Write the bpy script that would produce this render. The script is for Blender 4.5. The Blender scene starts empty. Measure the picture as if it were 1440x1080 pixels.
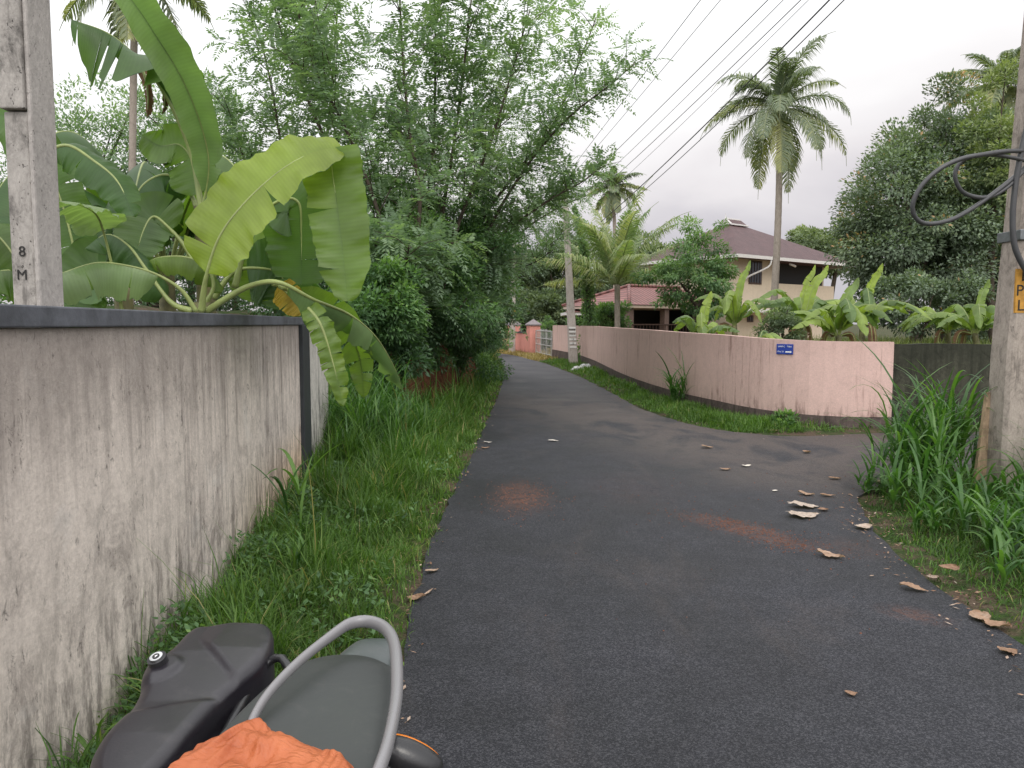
import bpy, math, random
import numpy as np
from mathutils import Vector, Matrix
random.seed(7); rng = np.random.default_rng(7)
S = bpy.context.scene
C = S.collection
PI = math.pi
def V3(*a): return np.array(a, float)
def nrm(a):
    a = np.asarray(a, float); n = np.linalg.norm(a, axis=-1, keepdims=True); return a/np.maximum(n, 1e-9)
# ---------------------------------------------------------------- camera
EYE = 1.55; F = 1070.0; PITCH = math.radians(4.55)
cam = bpy.data.objects.new('camera', bpy.data.cameras.new('camera')); C.objects.link(cam)
cam.location = (0, 0, EYE); cam.rotation_euler = (PI/2-PITCH, 0, 0)
cam.data.sensor_width = 36; cam.data.lens = F/1440*36; cam.data.clip_end = 3000; cam.data.clip_start = 0.05
S.camera = cam
_c, _s = math.cos(PITCH), math.sin(PITCH)
def ray(px, py):
    x = (px-720)/F; v = -(py-540)/F
    return V3(x, _c+v*_s, -_s+v*_c)
def G(px, py, z=0.0):            # point on the plane of height z seen there in the photograph
    d = ray(px, py); t = (z-EYE)/d[2]; return V3(0, 0, EYE)+d*t
def P(px, py, Y):                # point at distance Y ahead
    d = ray(px, py); return V3(0, 0, EYE)+d*(Y/d[1])
# ---------------------------------------------------------------- mesh collector
class MB:
    def __init__(s): s.V=[]; s.F=[]; s.tint=[]; s.par=[]; s.n=0
    def add(s, V, F, tint=0.5, par=0.0, mi=0):
        V = np.asarray(V, float).reshape(-1, 3); F = np.asarray(F, int)
        if F.ndim == 1: F = F.reshape(1, -1)
        s.V.append(V); s.F.append((F+s.n, mi)); n = len(V)
        s.tint.append(np.broadcast_to(np.asarray(tint, float), (n,)))
        s.par.append(np.broadcast_to(np.asarray(par, float), (n,)))
        s.n += n; return s
    def build(s, name, mats, parent=None, smooth=False):
        me = bpy.data.meshes.new(name)
        V = np.concatenate(s.V).astype(np.float32)
        tot = np.concatenate([np.full(len(f), f.shape[1]) for f, _ in s.F]).astype(np.int32)
        idx = np.concatenate([f.ravel() for f, _ in s.F]).astype(np.int32)
        mi = np.concatenate([np.full(len(f), m) for f, m in s.F]).astype(np.int32)
        st = np.zeros(len(tot), np.int32); st[1:] = np.cumsum(tot)[:-1]
        me.vertices.add(len(V)); me.vertices.foreach_set('co', V.ravel())
        me.loops.add(len(idx)); me.loops.foreach_set('vertex_index', idx)
        me.polygons.add(len(tot)); me.polygons.foreach_set('loop_start', st); me.polygons.foreach_set('loop_total', tot)
        me.polygons.foreach_set('material_index', mi)
        me.polygons.foreach_set('use_smooth', np.full(len(tot), bool(smooth)))
        for nm, arr in (('tint', s.tint), ('par', s.par)):
            a = me.attributes.new(nm, 'FLOAT', 'POINT'); a.data.foreach_set('value', np.concatenate(arr).astype(np.float32))
        if not isinstance(mats, (list, tuple)): mats = [mats]
        for m in mats: me.materials.append(m)
        me.update(calc_edges=True); me.validate()
        o = bpy.data.objects.new(name, me); C.objects.link(o)
        if parent is not None:
            o.parent = parent; o.matrix_parent_inverse = Matrix.Translation(-Vector(parent.location)) if parent.parent is None else Matrix()
        return o
def reparent_note(): pass
def thing(name, label, cat, loc=(0, 0, 0), group=None):
    o = bpy.data.objects.new(name, None); C.objects.link(o); o.location = loc; o.empty_display_size = .2
    o['label'] = label; o['category'] = cat
    if group: o['group'] = group
    return o
def tag(o, label=None, cat=None, group=None, kind=None):
    if label: o['label'] = label
    if cat: o['category'] = cat
    if group: o['group'] = group
    if kind: o['kind'] = kind
    return o
def dup(root, loc, rz=0, sc=1.0, label=None):
    r = root.copy(); C.objects.link(r); r.location = loc; r.rotation_euler = (0, 0, rz); r.scale = (sc,)*3
    if label: r['label'] = label
    for ch in list(root.children):
        c = ch.copy(); C.objects.link(c); c.parent = r; c.matrix_parent_inverse = ch.matrix_parent_inverse.copy()
        for g in list(ch.children):
            d = g.copy(); C.objects.link(d); d.parent = c; d.matrix_parent_inverse = g.matrix_parent_inverse.copy()
    return r
# ---------------------------------------------------------------- shapes
def catmull(pts, n):
    p = np.asarray(pts, float); m = len(p)
    q = np.vstack([2*p[0]-p[1], p, 2*p[-1]-p[-2]])
    d = np.r_[0, np.cumsum(np.linalg.norm(np.diff(p, axis=0), axis=1))]
    ts = np.linspace(0, d[-1], n); out = np.zeros((n, p.shape[1]))
    for i, t in enumerate(ts):
        k = min(max(np.searchsorted(d, t, 'right')-1, 0), m-2); u = (t-d[k])/max(d[k+1]-d[k], 1e-9)
        a, b, c, e = q[k], q[k+1], q[k+2], q[k+3]
        out[i] = .5*((2*b)+(-a+c)*u+(2*a-5*b+4*c-e)*u*u+(-a+3*b-3*c+e)*u**3)
    return out
def frames(p):
    T = nrm(np.gradient(p, axis=0)); up = V3(0, 0, 1) if abs(T[0][2]) < .9 else V3(1, 0, 0)
    A = np.zeros_like(p); B = np.zeros_like(p); a = nrm(np.cross(up, T[0]))
    for i in range(len(p)):
        a = nrm(a-T[i]*np.dot(a, T[i])); A[i] = a; B[i] = np.cross(T[i], a)
    return T, A, B
def tube(mb, pts, r, seg=8, tint=.5, mi=0, cap=True, flat=1.0):
    p = np.asarray(pts, float); n = len(p); r = np.broadcast_to(np.asarray(r, float), (n,))
    T, A, B = frames(p); th = np.linspace(0, 2*PI, seg, endpoint=False)
    V = p[:, None]+r[:, None, None]*(np.cos(th)[None, :, None]*A[:, None]+flat*np.sin(th)[None, :, None]*B[:, None])
    i = np.arange(n-1)[:, None]*seg; j = np.arange(seg)[None]; k = (j+1) % seg
    Fq = np.stack([i+j, i+k, i+seg+k, i+seg+j], -1).reshape(-1, 4)
    base = mb.n; par = np.repeat(np.linspace(0, 1, n), seg)
    mb.add(V, Fq, tint, par, mi)
    if cap:
        for row, rev in ((0, True), (n-1, False)):
            f = list(range(row*seg, row*seg+seg)); f = f[::-1] if rev else f
            mb.F.append((np.array([f])+base, mi))
def box(mb, lo, hi, tint=.5, mi=0, M=None):
    x0, y0, z0 = lo; x1, y1, z1 = hi
    V = np.array([(x0,y0,z0),(x1,y0,z0),(x1,y1,z0),(x0,y1,z0),(x0,y0,z1),(x1,y0,z1),(x1,y1,z1),(x0,y1,z1)], float)
    if M is not None: V = V@M[0].T+M[1]
    mb.add(V, [(0,3,2,1),(4,5,6,7),(0,1,5,4),(1,2,6,5),(2,3,7,6),(3,0,4,7)], tint, 0, mi)
def bevel(o, w=.005, seg=2):
    m = o.modifiers.new('bevel', 'BEVEL'); m.width = w; m.segments = seg; m.limit_method = 'ANGLE'
    return o
def leaf_quads(mb, b, d, nr, L, W, tint, mi=0, mid=.45):
    b = np.asarray(b); d = nrm(d); s = nrm(np.cross(d, nr)); L = np.broadcast_to(L, (len(b),))[:, None]; W = np.broadcast_to(W, (len(b),))[:, None]
    V = np.stack([b, b+d*L*mid+s*W*.5, b+d*L, b+d*L*mid-s*W*.5], 1)
    n = len(b); f = np.arange(n*4).reshape(n, 4)
    mb.add(V, f, np.repeat(np.broadcast_to(tint, (n,)), 4), np.tile([0, .5, 1, .5], n), mi)
def grid_faces(n, m):
    i = np.arange(n-1)[:, None]*m; j = np.arange(m-1)[None]
    return np.stack([i+j, i+j+1, i+m+j+1, i+m+j], -1).reshape(-1, 4)
def rot_to(d): # matrix with x axis = d (2D)
    d = nrm(V3(d[0], d[1], 0)); return np.array([[d[0], -d[1], 0], [d[1], d[0], 0], [0, 0, 1]])
# ---------------------------------------------------------------- materials
def newmat(name):
    m = bpy.data.materials.new(name); m.use_nodes = True; nt = m.node_tree
    for n in list(nt.nodes): nt.nodes.remove(n)
    out = nt.nodes.new('ShaderNodeOutputMaterial'); b = nt.nodes.new('ShaderNodeBsdfPrincipled')
    nt.links.new(b.outputs[0], out.inputs[0]); return m, nt, b, out
class NB:
    def __init__(s, nt): s.nt = nt
    def n(s, t, **k):
        x = s.nt.nodes.new(t)
        for a, v in k.items(): setattr(x, a, v)
        return x
    def l(s, a, b): s.nt.links.new(a, b)
    def val(s, x, sock):
        if isinstance(x, (int, float)): sock.default_value = x
        elif isinstance(x, tuple): sock.default_value = x if len(x) == 4 or sock.type == 'VECTOR' else (*x, 1)
        else: s.l(x, sock)
    def math(s, op, a, b=0.0, c=None, clamp=False):
        x = s.n('ShaderNodeMath', operation=op, use_clamp=clamp); s.val(a, x.inputs[0]); s.val(b, x.inputs[1])
        if c is not None: s.val(c, x.inputs[2])
        return x.outputs[0]
    def co(s, scale=(1, 1, 1), loc=(0, 0, 0), kind='pos'):
        if kind == 'pos': src = s.n('ShaderNodeNewGeometry').outputs['Position']
        else: src = s.n('ShaderNodeTexCoord').outputs['Object']
        m = s.n('ShaderNodeMapping'); m.inputs['Scale'].default_value = scale; m.inputs['Location'].default_value = loc
        s.l(src, m.inputs[0]); return m.outputs[0]
    def noise(s, vec, sc, det=4, rough=.6, dist=0.0):
        x = s.n('ShaderNodeTexNoise'); s.l(vec, x.inputs['Vector']); x.inputs['Scale'].default_value = sc
        x.inputs['Detail'].default_value = det; x.inputs['Roughness'].default_value = rough; x.inputs['Distortion'].default_value = dist
        return x.outputs['Fac']
    def vor(s, vec, sc, out='Distance', feature='F1'):
        x = s.n('ShaderNodeTexVoronoi', feature=feature); s.l(vec, x.inputs['Vector']); x.inputs['Scale'].default_value = sc; return x.outputs[out]
    def ramp(s, f, stops):
        x = s.n('ShaderNodeValToRGB'); s.l(f, x.inputs[0]); e = x.color_ramp.elements
        while len(e) < len(stops): e.new(.5)
        for k, (p, c) in enumerate(stops):
            e[k].position = p; c = (c, c, c) if isinstance(c, (int, float)) else c; e[k].color = (*c[:3], 1)
        return x.outputs[0]
    def step(s, f, a, b):
        x = s.n('ShaderNodeMapRange', interpolation_type='SMOOTHSTEP'); s.val(f, x.inputs[0]); x.inputs[1].default_value = a; x.inputs[2].default_value = b
        return x.outputs[0]
    def mix(s, f, a, b, mode='MIX'):
        x = s.n('ShaderNodeMixRGB', blend_type=mode); s.val(f, x.inputs[0]); s.val(a, x.inputs[1]); s.val(b, x.inputs[2]); return x.outputs[0]
    def sep(s, v):
        x = s.n('ShaderNodeSeparateXYZ'); s.l(v, x.inputs[0]); return x.outputs
    def bump(s, h, strength, dist=.01):
        x = s.n('ShaderNodeBump'); x.inputs['Strength'].default_value = strength; x.inputs['Distance'].default_value = dist
        s.l(h, x.inputs['Height']); return x.outputs[0]
    def attr(s, nm): return s.n('ShaderNodeAttribute', attribute_name=nm).outputs['Fac']
def leafmat(name, stops, trans=.35, rough=.5, spec=.3, noise_sc=0, vein=0, tcol=(1.5, 1.7, .6)):
    m, nt, b, out = newmat(name); k = NB(nt)
    if name.endswith('_foliage') or name.endswith('foliage_far'): stops = [(p_, tuple(c_[q]*1.18+(.014, .016, .016)[q] for q in range(3))) for p_, c_ in stops]  # haze painted in: foliage colours lifted and slightly greyed
    if name.startswith('banana'): stops = [(0, (.20, .13, .06)), (.05, (.20, .15, .06))]+[(.07+.93*p_, c_) for p_, c_ in stops]
    col = k.ramp(k.attr('tint'), stops)
    if noise_sc:
        col = k.mix(1, col, k.ramp(k.noise(k.co(), noise_sc, 3), [(.3, .72), (.7, 1.25)]), 'MULTIPLY')
    if vein:
        w = k.math('SINE', k.math('MULTIPLY', k.attr('par'), vein)); w2 = k.math('MULTIPLY_ADD', w, .5, .5)
        wn = k.noise(k.co(), 30, 2)
        col = k.mix(1, col, k.ramp(k.math('MULTIPLY', w2, wn), [(0, .96), (.7, 1.05)]), 'MULTIPLY')
        k.l(k.bump(w2, .10, .003), b.inputs['Normal'])
    k.l(col, b.inputs['Base Color']); b.inputs['Roughness'].default_value = rough; b.inputs['Specular IOR Level'].default_value = spec
    if trans:
        t = k.n('ShaderNodeBsdfTranslucent'); k.l(k.mix(1, col, (*tcol, 1), 'MULTIPLY'), t.inputs[0])
        mx = k.n('ShaderNodeMixShader'); mx.inputs[0].default_value = trans
        k.l(b.outputs[0], mx.inputs[1]); k.l(t.outputs[0], mx.inputs[2]); k.l(mx.outputs[0], out.inputs[0])
    return m
def plain(name, col, rough=.6, metal=0, var=.25, nsc=12, bump=.1, spec=.5):
    m, nt, b, out = newmat(name); k = NB(nt); v = k.co(kind='obj')
    n = k.noise(v, nsc, 5, .65)
    c = k.mix(1, (*col, 1), k.ramp(n, [(.3, 1-var), (.7, 1+var)]), 'MULTIPLY')
    k.l(c, b.inputs['Base Color']); b.inputs['Roughness'].default_value = rough; b.inputs['Metallic'].default_value = metal
    b.inputs['Specular IOR Level'].default_value = spec
    if bump: k.l(k.bump(k.noise(v, nsc*6, 4), bump, .004), b.inputs['Normal'])
    return m
M = {}
def mat_asphalt():
    m, nt, b, out = newmat('asphalt'); k = NB(nt); v = k.co(); x, y, z = k.sep(v)
    ag = k.vor(v, 170, 'Color'); agv = k.sep(ag)[0]
    fine = k.noise(v, 240, 3, .7)
    big = k.noise(v, .8, 4, .55, .4); med = k.noise(v, 5, 5, .6)
    base = k.ramp(k.math('MULTIPLY_ADD', agv, .7, k.math('MULTIPLY', fine, .45)), [(.15, (.0095, .010, .013)), (.6, (.0225, .0235, .029)), (.97, (.062, .062, .069))])
    base = k.mix(1, base, k.ramp(big, [(.3, .72), (.7, 1.35)]), 'MULTIPLY')
    base = k.mix(1, base, k.ramp(med, [(.3, .85), (.7, 1.15)]), 'MULTIPLY')
    # tan dust: the junction side, and streaks along the wheel lines
    j = k.math('MULTIPLY', k.step(k.math('MULTIPLY_ADD', y, .35, x), 3.7, 6.0), k.step(y, 6.0, 7.6))
    far = k.math('SUBTRACT', 1.0, k.step(y, 13, 19))
    j = k.math('MULTIPLY', j, far)
    sv = k.co(scale=(1, .55, 1), loc=(3, 1, 0))
    st = k.step(k.noise(sv, 1.6, 6, .62, .6), .34, .56)
    dust = k.math('MULTIPLY', k.math('MULTIPLY', j, st), .65)
    st2 = k.math('MULTIPLY', k.step(k.noise(k.co(scale=(1, .3, 1), loc=(9, 4, 0)), 1.4, 6, .65, .3), .52, .74), .24)
    dust = k.math('MAXIMUM', dust, st2)
    dust = k.math('MULTIPLY', dust, k.step(k.noise(v, 60, 3, .8), .25, .62))
    base = k.mix(dust, base, (.135, .105, .09))
    # blends to an even grey farther up the lane
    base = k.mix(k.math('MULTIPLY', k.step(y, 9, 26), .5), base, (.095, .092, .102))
    # red laterite spills
    tot = None
    for (px, py, rx, ry, sh, s0) in ((732, 700, .30, .75, 0, .95), (1040, 745, .24, .52, -.62, 1.0), (1110, 768, .16, .2, -.5, .8), (1285, 868, .16, .16, -.4, .7), (890, 690, .5, .9, 0, .15), (1190, 772, .3, .3, 0, .3)):
        c = G(px, py)
        dx = k.math('MULTIPLY', k.math('SUBTRACT', k.math('SUBTRACT', x, c[0]), k.math('MULTIPLY', k.math('SUBTRACT', y, c[1]), sh)), 1/rx)
        dy = k.math('MULTIPLY', k.math('SUBTRACT', y, c[1]), 1/ry)
        r = k.math('SQRT', k.math('ADD', k.math('MULTIPLY', dx, dx), k.math('MULTIPLY', dy, dy)))
        f = k.math('MULTIPLY', k.math('SUBTRACT', 1.0, k.step(r, .1, 1.25)), s0)
        tot = f if tot is None else k.math('MAXIMUM', tot, f)
    rn = k.step(k.math('ADD', k.math('MULTIPLY', k.noise(v, 45, 4, .85), .55), k.math('MULTIPLY', k.noise(v, 6, 4, .7, 1), .45)), .42, .60)
    base = k.mix(k.math('MULTIPLY', k.math('MULTIPLY', tot, rn), .62), base, (.18, .075, .045))
    k.l(base, b.inputs['Base Color'])
    k.l(k.ramp(big, [(.3, .55), (.7, .8)]), b.inputs['Roughness']); b.inputs['Specular IOR Level'].default_value = .3
    h = k.math('ADD', k.math('MULTIPLY', k.vor(v, 170), -.8), k.math('MULTIPLY', fine, .4))
    k.l(k.bump(h, .6, .005), b.inputs['Normal']); return m
M['asphalt'] = mat_asphalt()
def mat_ground():
    m, nt, b, out = newmat('soil_ground'); k = NB(nt); v = k.co(); x, y, z = k.sep(v)
    n = k.noise(v, 3, 6, .65); n2 = k.noise(v, 40, 4, .7); nb = k.noise(v, .5, 4, .5)
    grass = k.ramp(n2, [(.3, (.018, .035, .010)), (.7, (.05, .085, .022))])
    soil = k.ramp(n2, [(.3, (.05, .036, .026)), (.7, (.14, .10, .072))])
    c = k.mix(k.step(n, .42, .6), grass, soil)
    nz = k.sep(k.n('ShaderNodeNewGeometry').outputs['Normal'])[2]
    red = k.ramp(k.noise(k.co(scale=(1, 1, .4)), 14, 5, .7), [(.3, (.035, .015, .008)), (.7, (.13, .055, .028))])
    c = k.mix(k.math('MULTIPLY', k.step(nz, .93, .75), k.step(x, 1, 0)), c, red)
    dry = k.ramp(n2, [(.3, (.16, .12, .07)), (.7, (.36, .28, .17))])
    dm = k.math('MULTIPLY', k.step(y, 30, 33), k.step(x, -3.5, -1.5)); dm = k.math('MULTIPLY', dm, k.math('SUBTRACT', 1.0, k.step(y, 44, 50)))
    c = k.mix(dm, c, dry)
    k.l(c, b.inputs['Base Color']); b.inputs['Roughness'].default_value = .95; b.inputs['Specular IOR Level'].default_value = .15
    k.l(k.bump(k.math('ADD', n2, n), .7, .03), b.inputs['Normal']); return m
M['ground'] = mat_ground()
def mat_wall(name, base, dark, streak=.6, basez=(0, .5), topdark=.3, zt=1.5, blot=.4, yfade=None, warm=None, patchy=None):
    m, nt, b, out = newmat(name); k = NB(nt); v = k.co(); x, y, z = k.sep(v)
    fine = k.noise(v, 60, 5, .7); mott = k.noise(v, 4.5, 7, .72, .8); mid = k.noise(v, 22, 5, .7)
    strk = k.noise(k.co(scale=(1, 1, .07)), 10, 6, .68, .15)
    strk2 = k.noise(k.co(scale=(1, 1, .045), loc=(4, 2, 8)), 26, 5, .7)
    c = k.mix(1, (*base, 1), k.ramp(mott, [(.28, 1-blot), (.5, 1.0), (.75, 1+blot*.5)]), 'MULTIPLY')
    c = k.mix(1, c, k.ramp(mid, [(.3, 1-blot*.4), (.7, 1+blot*.22)]), 'MULTIPLY')
    c = k.mix(1, c, k.ramp(fine, [(.3, .88), (.7, 1.1)]), 'MULTIPLY')
    s1 = k.step(k.math('ADD', k.math('MULTIPLY', strk, .7), k.math('MULTIPLY', mott, .3)), .50, .66)
    s2 = k.math('MULTIPLY', k.step(strk2, .55, .72), .8)
    ss = k.math('MULTIPLY', k.math('MAXIMUM', s1, s2), streak)
    if yfade: ss = k.math('MULTIPLY', ss, k.ramp(k.step(y, yfade[0], yfade[1]), [(0, .22), (1, 1)]))
    if yfade:
        bl_ = k.noise(k.co(scale=(1, 1, .7), loc=(2, 7, 1)), 3.2, 7, .72, 1.2); lowz = k.ramp(z, [(0, 1), (.75, .55), (1, .2)])
        c = k.mix(k.math('MULTIPLY', k.math('MULTIPLY', k.step(bl_, .50, .62), lowz), .62), c, tuple(d*1.25 for d in dark))
        c = k.mix(k.math('MULTIPLY', k.step(k.noise(k.co(loc=(5, 3, 9)), 2.3, 6, .7, .8), .56, .72), .35), c, (.72, .68, .64))
        sp_ = k.noise(k.co(scale=(1, 1, .6)), 26, 5, .8, .6); c = k.mix(k.math('MULTIPLY', k.math('MULTIPLY', k.step(sp_, .56, .66), k.step(bl_, .42, .56)), .7), c, (.07, .065, .06))
    if patchy: ss = k.math('MULTIPLY', ss, k.step(k.noise(k.co(scale=(1, 1, .5), loc=(1, 9, 3)), 1.1, 4, .65), patchy[0], patchy[1]))
    c = k.mix(ss, c, (*dark, 1))
    # drips from the top and damp rising from the foot, both broken up
    top = k.math('MULTIPLY', k.step(k.math('MULTIPLY_ADD', strk, .9, z), zt-.1, zt+.42), topdark)
    c = k.mix(top, c, (*dark, 1))
    ft = k.math('MULTIPLY', k.math('SUBTRACT', 1.0, k.step(k.math('MULTIPLY_ADD', strk, -.8, z), basez[0]-.4, basez[1]-.35)), k.step(k.noise(k.co(scale=(1, 1, .3)), 13, 5, .75), .42, .6))
    c = k.mix(k.math('MULTIPLY', ft, .8), c, tuple(d*.45 for d in dark))
    if warm:
        c = k.mix(k.math('MULTIPLY', k.math('SUBTRACT', 1.0, k.step(z, .1, .75)), k.step(y, 4.0, 6.8)), c, k.mix(1, c, (*warm, 1), 'MULTIPLY'))
    k.l(c, b.inputs['Base Color']); b.inputs['Roughness'].default_value = .88; b.inputs['Specular IOR Level'].default_value = .2
    k.l(k.bump(k.math('ADD', k.math('MULTIPLY', mid, .6), fine), .45, .006), b.inputs['Normal']); return m
M['plaster'] = mat_wall('weathered_plaster', (.70, .62, .555), (.155, .128, .118), .98, (0, .75), .55, 1.5, .34, (2.0, 6.5), (1.25, 1.0, .72))
M['plaster_moss'] = mat_wall('mossy_plaster', (.62, .59, .54), (.02, .02, .02), 1.3, (0, 1.2), .2, 1.5, .3, (7.7, 8.5))
M['pink'] = mat_wall('pink_paint', (.62, .44, .39), (.17, .09, .07), .75, (0, .35), .12, 1.4, .12, None, None, (.40, .60))
M['pinkfar'] = mat_wall('bright_pink_paint', (.68, .30, .25), (.30, .13, .11), .25, (0, .3), .1, 1.6, .12)
M['house'] = mat_wall('house_paint', (.56, .475, .37), (.38, .30, .22), .25, (-3, -2), 0, 9, .1)
M['moss'] = mat_wall('dark_laterite', (.062, .062, .045), (.016, .019, .013), .75, (0, 1.0), .5, 1.2, .75)
M['plinth'] = mat_wall('rubble_plinth', (.13, .10, .09), (.03, .025, .022), .6, (-.2, .3), 0, 3, .6)
M['coping'] = plain('grey_coping_paint', (.095, .10, .118), .7, 0, .4, 6, .5)
M['strip'] = plain('dark_pillar_paint', (.028, .032, .038), .55, 0, .25, 9, .25)
def mat_concrete(name, base, stain=.5, sc=1.0):
    m, nt, b, out = newmat(name); k = NB(nt); v = k.co(scale=(sc, sc, sc*.6))
    a = k.noise(v, 9, 7, .75, .5); f = k.noise(v, 70, 5, .75); st = k.noise(k.co(scale=(sc, sc, sc*.12)), 18, 5, .7)
    c = k.mix(1, (*base, 1), k.ramp(a, [(.3, 1-stain), (.5, 1), (.72, 1+stain*.35)]), 'MULTIPLY')
    c = k.mix(1, c, k.ramp(f, [(.3, .8), (.7, 1.15)]), 'MULTIPLY')
    c = k.mix(k.math('MULTIPLY', k.step(st, .55, .7), stain), c, tuple(x*.25 for x in base))
    pits = k.step(k.noise(v, 42, 3, .8), .64, .72)
    c = k.mix(k.math('MULTIPLY', pits, stain), c, tuple(x*.12 for x in base))
    k.l(c, b.inputs['Base Color']); b.inputs['Roughness'].default_value = .92; b.inputs['Specular IOR Level'].default_value = .2
    k.l(k.bump(k.math('SUBTRACT', k.math('ADD', a, k.math('MULTIPLY', f, .5)), pits), .8, .008), b.inputs['Normal']); return m
M['conc_rough'] = mat_concrete('rough_concrete', (.36, .335, .31), .75)
M['conc_smooth'] = mat_concrete('smooth_concrete', (.42, .39, .365), .22)
M['conc_pole'] = mat_concrete('lichen_concrete', (.36, .31, .27), .55)
M['conc_far'] = mat_concrete('far_concrete', (.42, .37, .34), .3)
M['conc_lit'] = mat_concrete('lit_side_concrete', (.46, .33, .22), .5)  # warm light on the pole's side, put into the colour
def mat_roof(name, col, freq, dirv):
    m, nt, b, out = newmat(name); k = NB(nt); v = k.co(); x, y, z = k.sep(v)
    u = k.math('ADD', k.math('MULTIPLY', x, dirv[0]), k.math('MULTIPLY', y, dirv[1]))
    w = k.math('MULTIPLY_ADD', k.math('SINE', k.math('MULTIPLY', u, freq)), .5, .5)
    w2 = k.math('FRACT', k.math('MULTIPLY', z, freq*.25))
    n = k.noise(v, 3, 5, .6)
    c = k.mix(1, (*col, 1), k.ramp(n, [(.3, .75), (.7, 1.2)]), 'MULTIPLY')
    c = k.mix(1, c, k.ramp(k.math('MULTIPLY', w, k.math('POWER', w2, .4)), [(0, .55), (.6, 1.12)]), 'MULTIPLY')
    k.l(c, b.inputs['Base Color']); b.inputs['Roughness'].default_value = .6
    k.l(k.bump(k.math('ADD', w, w2), .5, .04), b.inputs['Normal']); return m
M['roof'] = mat_roof('brown_shingle', (.115, .062, .064), 60, (.8, .6))
M['tile'] = mat_roof('red_clay_tile', (.23, .10, .09), 26, (.8, .6))
M['white'] = plain('white_trim', (.62, .60, .58), .6, 0, .1)
M['cream'] = plain('cream_trim', (.50, .40, .33), .7, 0, .15)
M['dark'] = plain('interior_shade', (.012, .012, .014), .7, 0, .2)  # near-black colour standing in for deep shade
M['glass'] = plain('dark_glass', (.02, .025, .032), .12, 0, .2, 3, 0)
M['wood'] = plain('dark_wood', (.045, .022, .014), .6)
M['column'] = plain('brown_column', (.13, .085, .07), .7)
M['greymetal'] = plain('grey_gate_metal', (.42, .42, .41), .5, .3)
M['wire'] = plain('black_cable', (.018, .018, .02), .5, 0, .2, 5, 0)
M['cablemat'] = plain('grey_black_cable', (.055, .055, .058), .45, 0, .2, 5, 0)
M['band'] = plain('galvanised_band', (.20, .21, .22), .5, .6)
M['signblue'] = plain('blue_enamel', (.02, .05, .30), .4, 0, .1, 6, 0)
M['signwhite'] = plain('white_lettering', (.8, .8, .8), .5, 0, .05, 6, 0)
M['yellow'] = plain('ochre_paint', (.47, .235, .035), .7, 0, .35, 14)
M['blackpaint'] = plain('black_paint', (.015, .014, .013), .7, 0, .2)
M['bark'] = mat_concrete('bark', (.085, .068, .052), .5)
M['palmbark'] = mat_concrete('palm_bark', (.34, .29, .25), .35)
M['bstem'] = plain('banana_stem', (.13, .12, .05), .6, 0, .5, 9)
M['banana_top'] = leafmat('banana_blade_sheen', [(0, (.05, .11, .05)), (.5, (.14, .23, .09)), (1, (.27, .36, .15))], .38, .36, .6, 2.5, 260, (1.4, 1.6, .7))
M['petiole'] = plain('petiole_green', (.25, .30, .10), .45, 0, .25, 8, 0)
M['yellowleaf'] = leafmat('yellow_leaf', [(0, (.30, .20, .04)), (1, (.50, .36, .06))], .35, .5, .3, 6)
M['brownleaf'] = leafmat('dry_leaf', [(0, (.10, .05, .03)), (1, (.26, .16, .10))], .2, .8, .1, 8)
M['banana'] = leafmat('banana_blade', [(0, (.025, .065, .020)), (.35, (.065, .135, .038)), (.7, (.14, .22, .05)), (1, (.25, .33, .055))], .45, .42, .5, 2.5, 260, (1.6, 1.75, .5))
M['banana_far'] = leafmat('banana_blade_far', [(0, (.07, .13, .055)), (.5, (.15, .225, .08)), (1, (.30, .39, .09))], .4, .5, .4, 3, 0, (1.5, 1.6, .6))
M['bark2'] = M['bark']
M['gliri'] = leafmat('pinnate_foliage', [(0, (.085, .135, .08)), (.5, (.145, .215, .125)), (1, (.23, .31, .15))], .42, .5, .4, 0, 0, (1.5, 1.7, .8))  # paler, greyer greens imitate haze over the leaves
M['shrub'] = leafmat('shrub_foliage', [(0, (.035, .080, .030)), (.55, (.085, .17, .055)), (1, (.18, .29, .085))], .38, .5, .4)
M['jack'] = leafmat('dark_broad_foliage', [(0, (.075, .094, .062)), (.5, (.115, .16, .10)), (.97, (.19, .24, .13)), (1, (.36, .22, .11))], .22, .5, .45)
M['mango'] = leafmat('fresh_foliage', [(0, (.05, .10, .045)), (.5, (.10, .175, .07)), (1, (.17, .26, .09))], .35, .5, .3)
M['fartree'] = leafmat('far_foliage', [(0, (.07, .10, .055)), (.5, (.13, .17, .085)), (1, (.22, .26, .11))], .25, .6, .2)  # distance haze put into the leaf colour
M['palmleaf'] = leafmat('palm_foliage', [(0, (.09, .115, .085)), (.5, (.15, .185, .12)), (1, (.31, .31, .14))], .3, .5, .35)
M['palmyoung'] = leafmat('young_palm_foliage', [(0, (.10, .16, .08)), (.5, (.17, .23, .11)), (1, (.34, .34, .18))], .35, .5, .3)
M['grass'] = leafmat('verge_grass', [(0, (.032, .072, .015)), (.45, (.075, .155, .030)), (.85, (.14, .235, .05)), (1, (.30, .27, .12))], .35, .5, .3, 1.3)
M['tallgrass'] = leafmat('tall_grass', [(0, (.022, .060, .016)), (.5, (.060, .145, .034)), (1, (.14, .26, .06))], .35, .42, .45)
M['fieldgrass'] = leafmat('field_grass', [(0, (.10, .14, .05)), (1, (.26, .29, .11))], .35, .6, .2)
M['drygrass'] = leafmat('dry_grass', [(0, (.20, .15, .07)), (1, (.42, .33, .17))], .3, .7, .1)
M['litter'] = leafmat('litter_leaf', [(0, (.13, .065, .04)), (.5, (.34, .22, .15)), (1, (.58, .52, .46))], .1, .8, .15, 40)
M['paper'] = plain('torn_paper', (.62, .57, .50), .8, 0, .15, 30)
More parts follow.
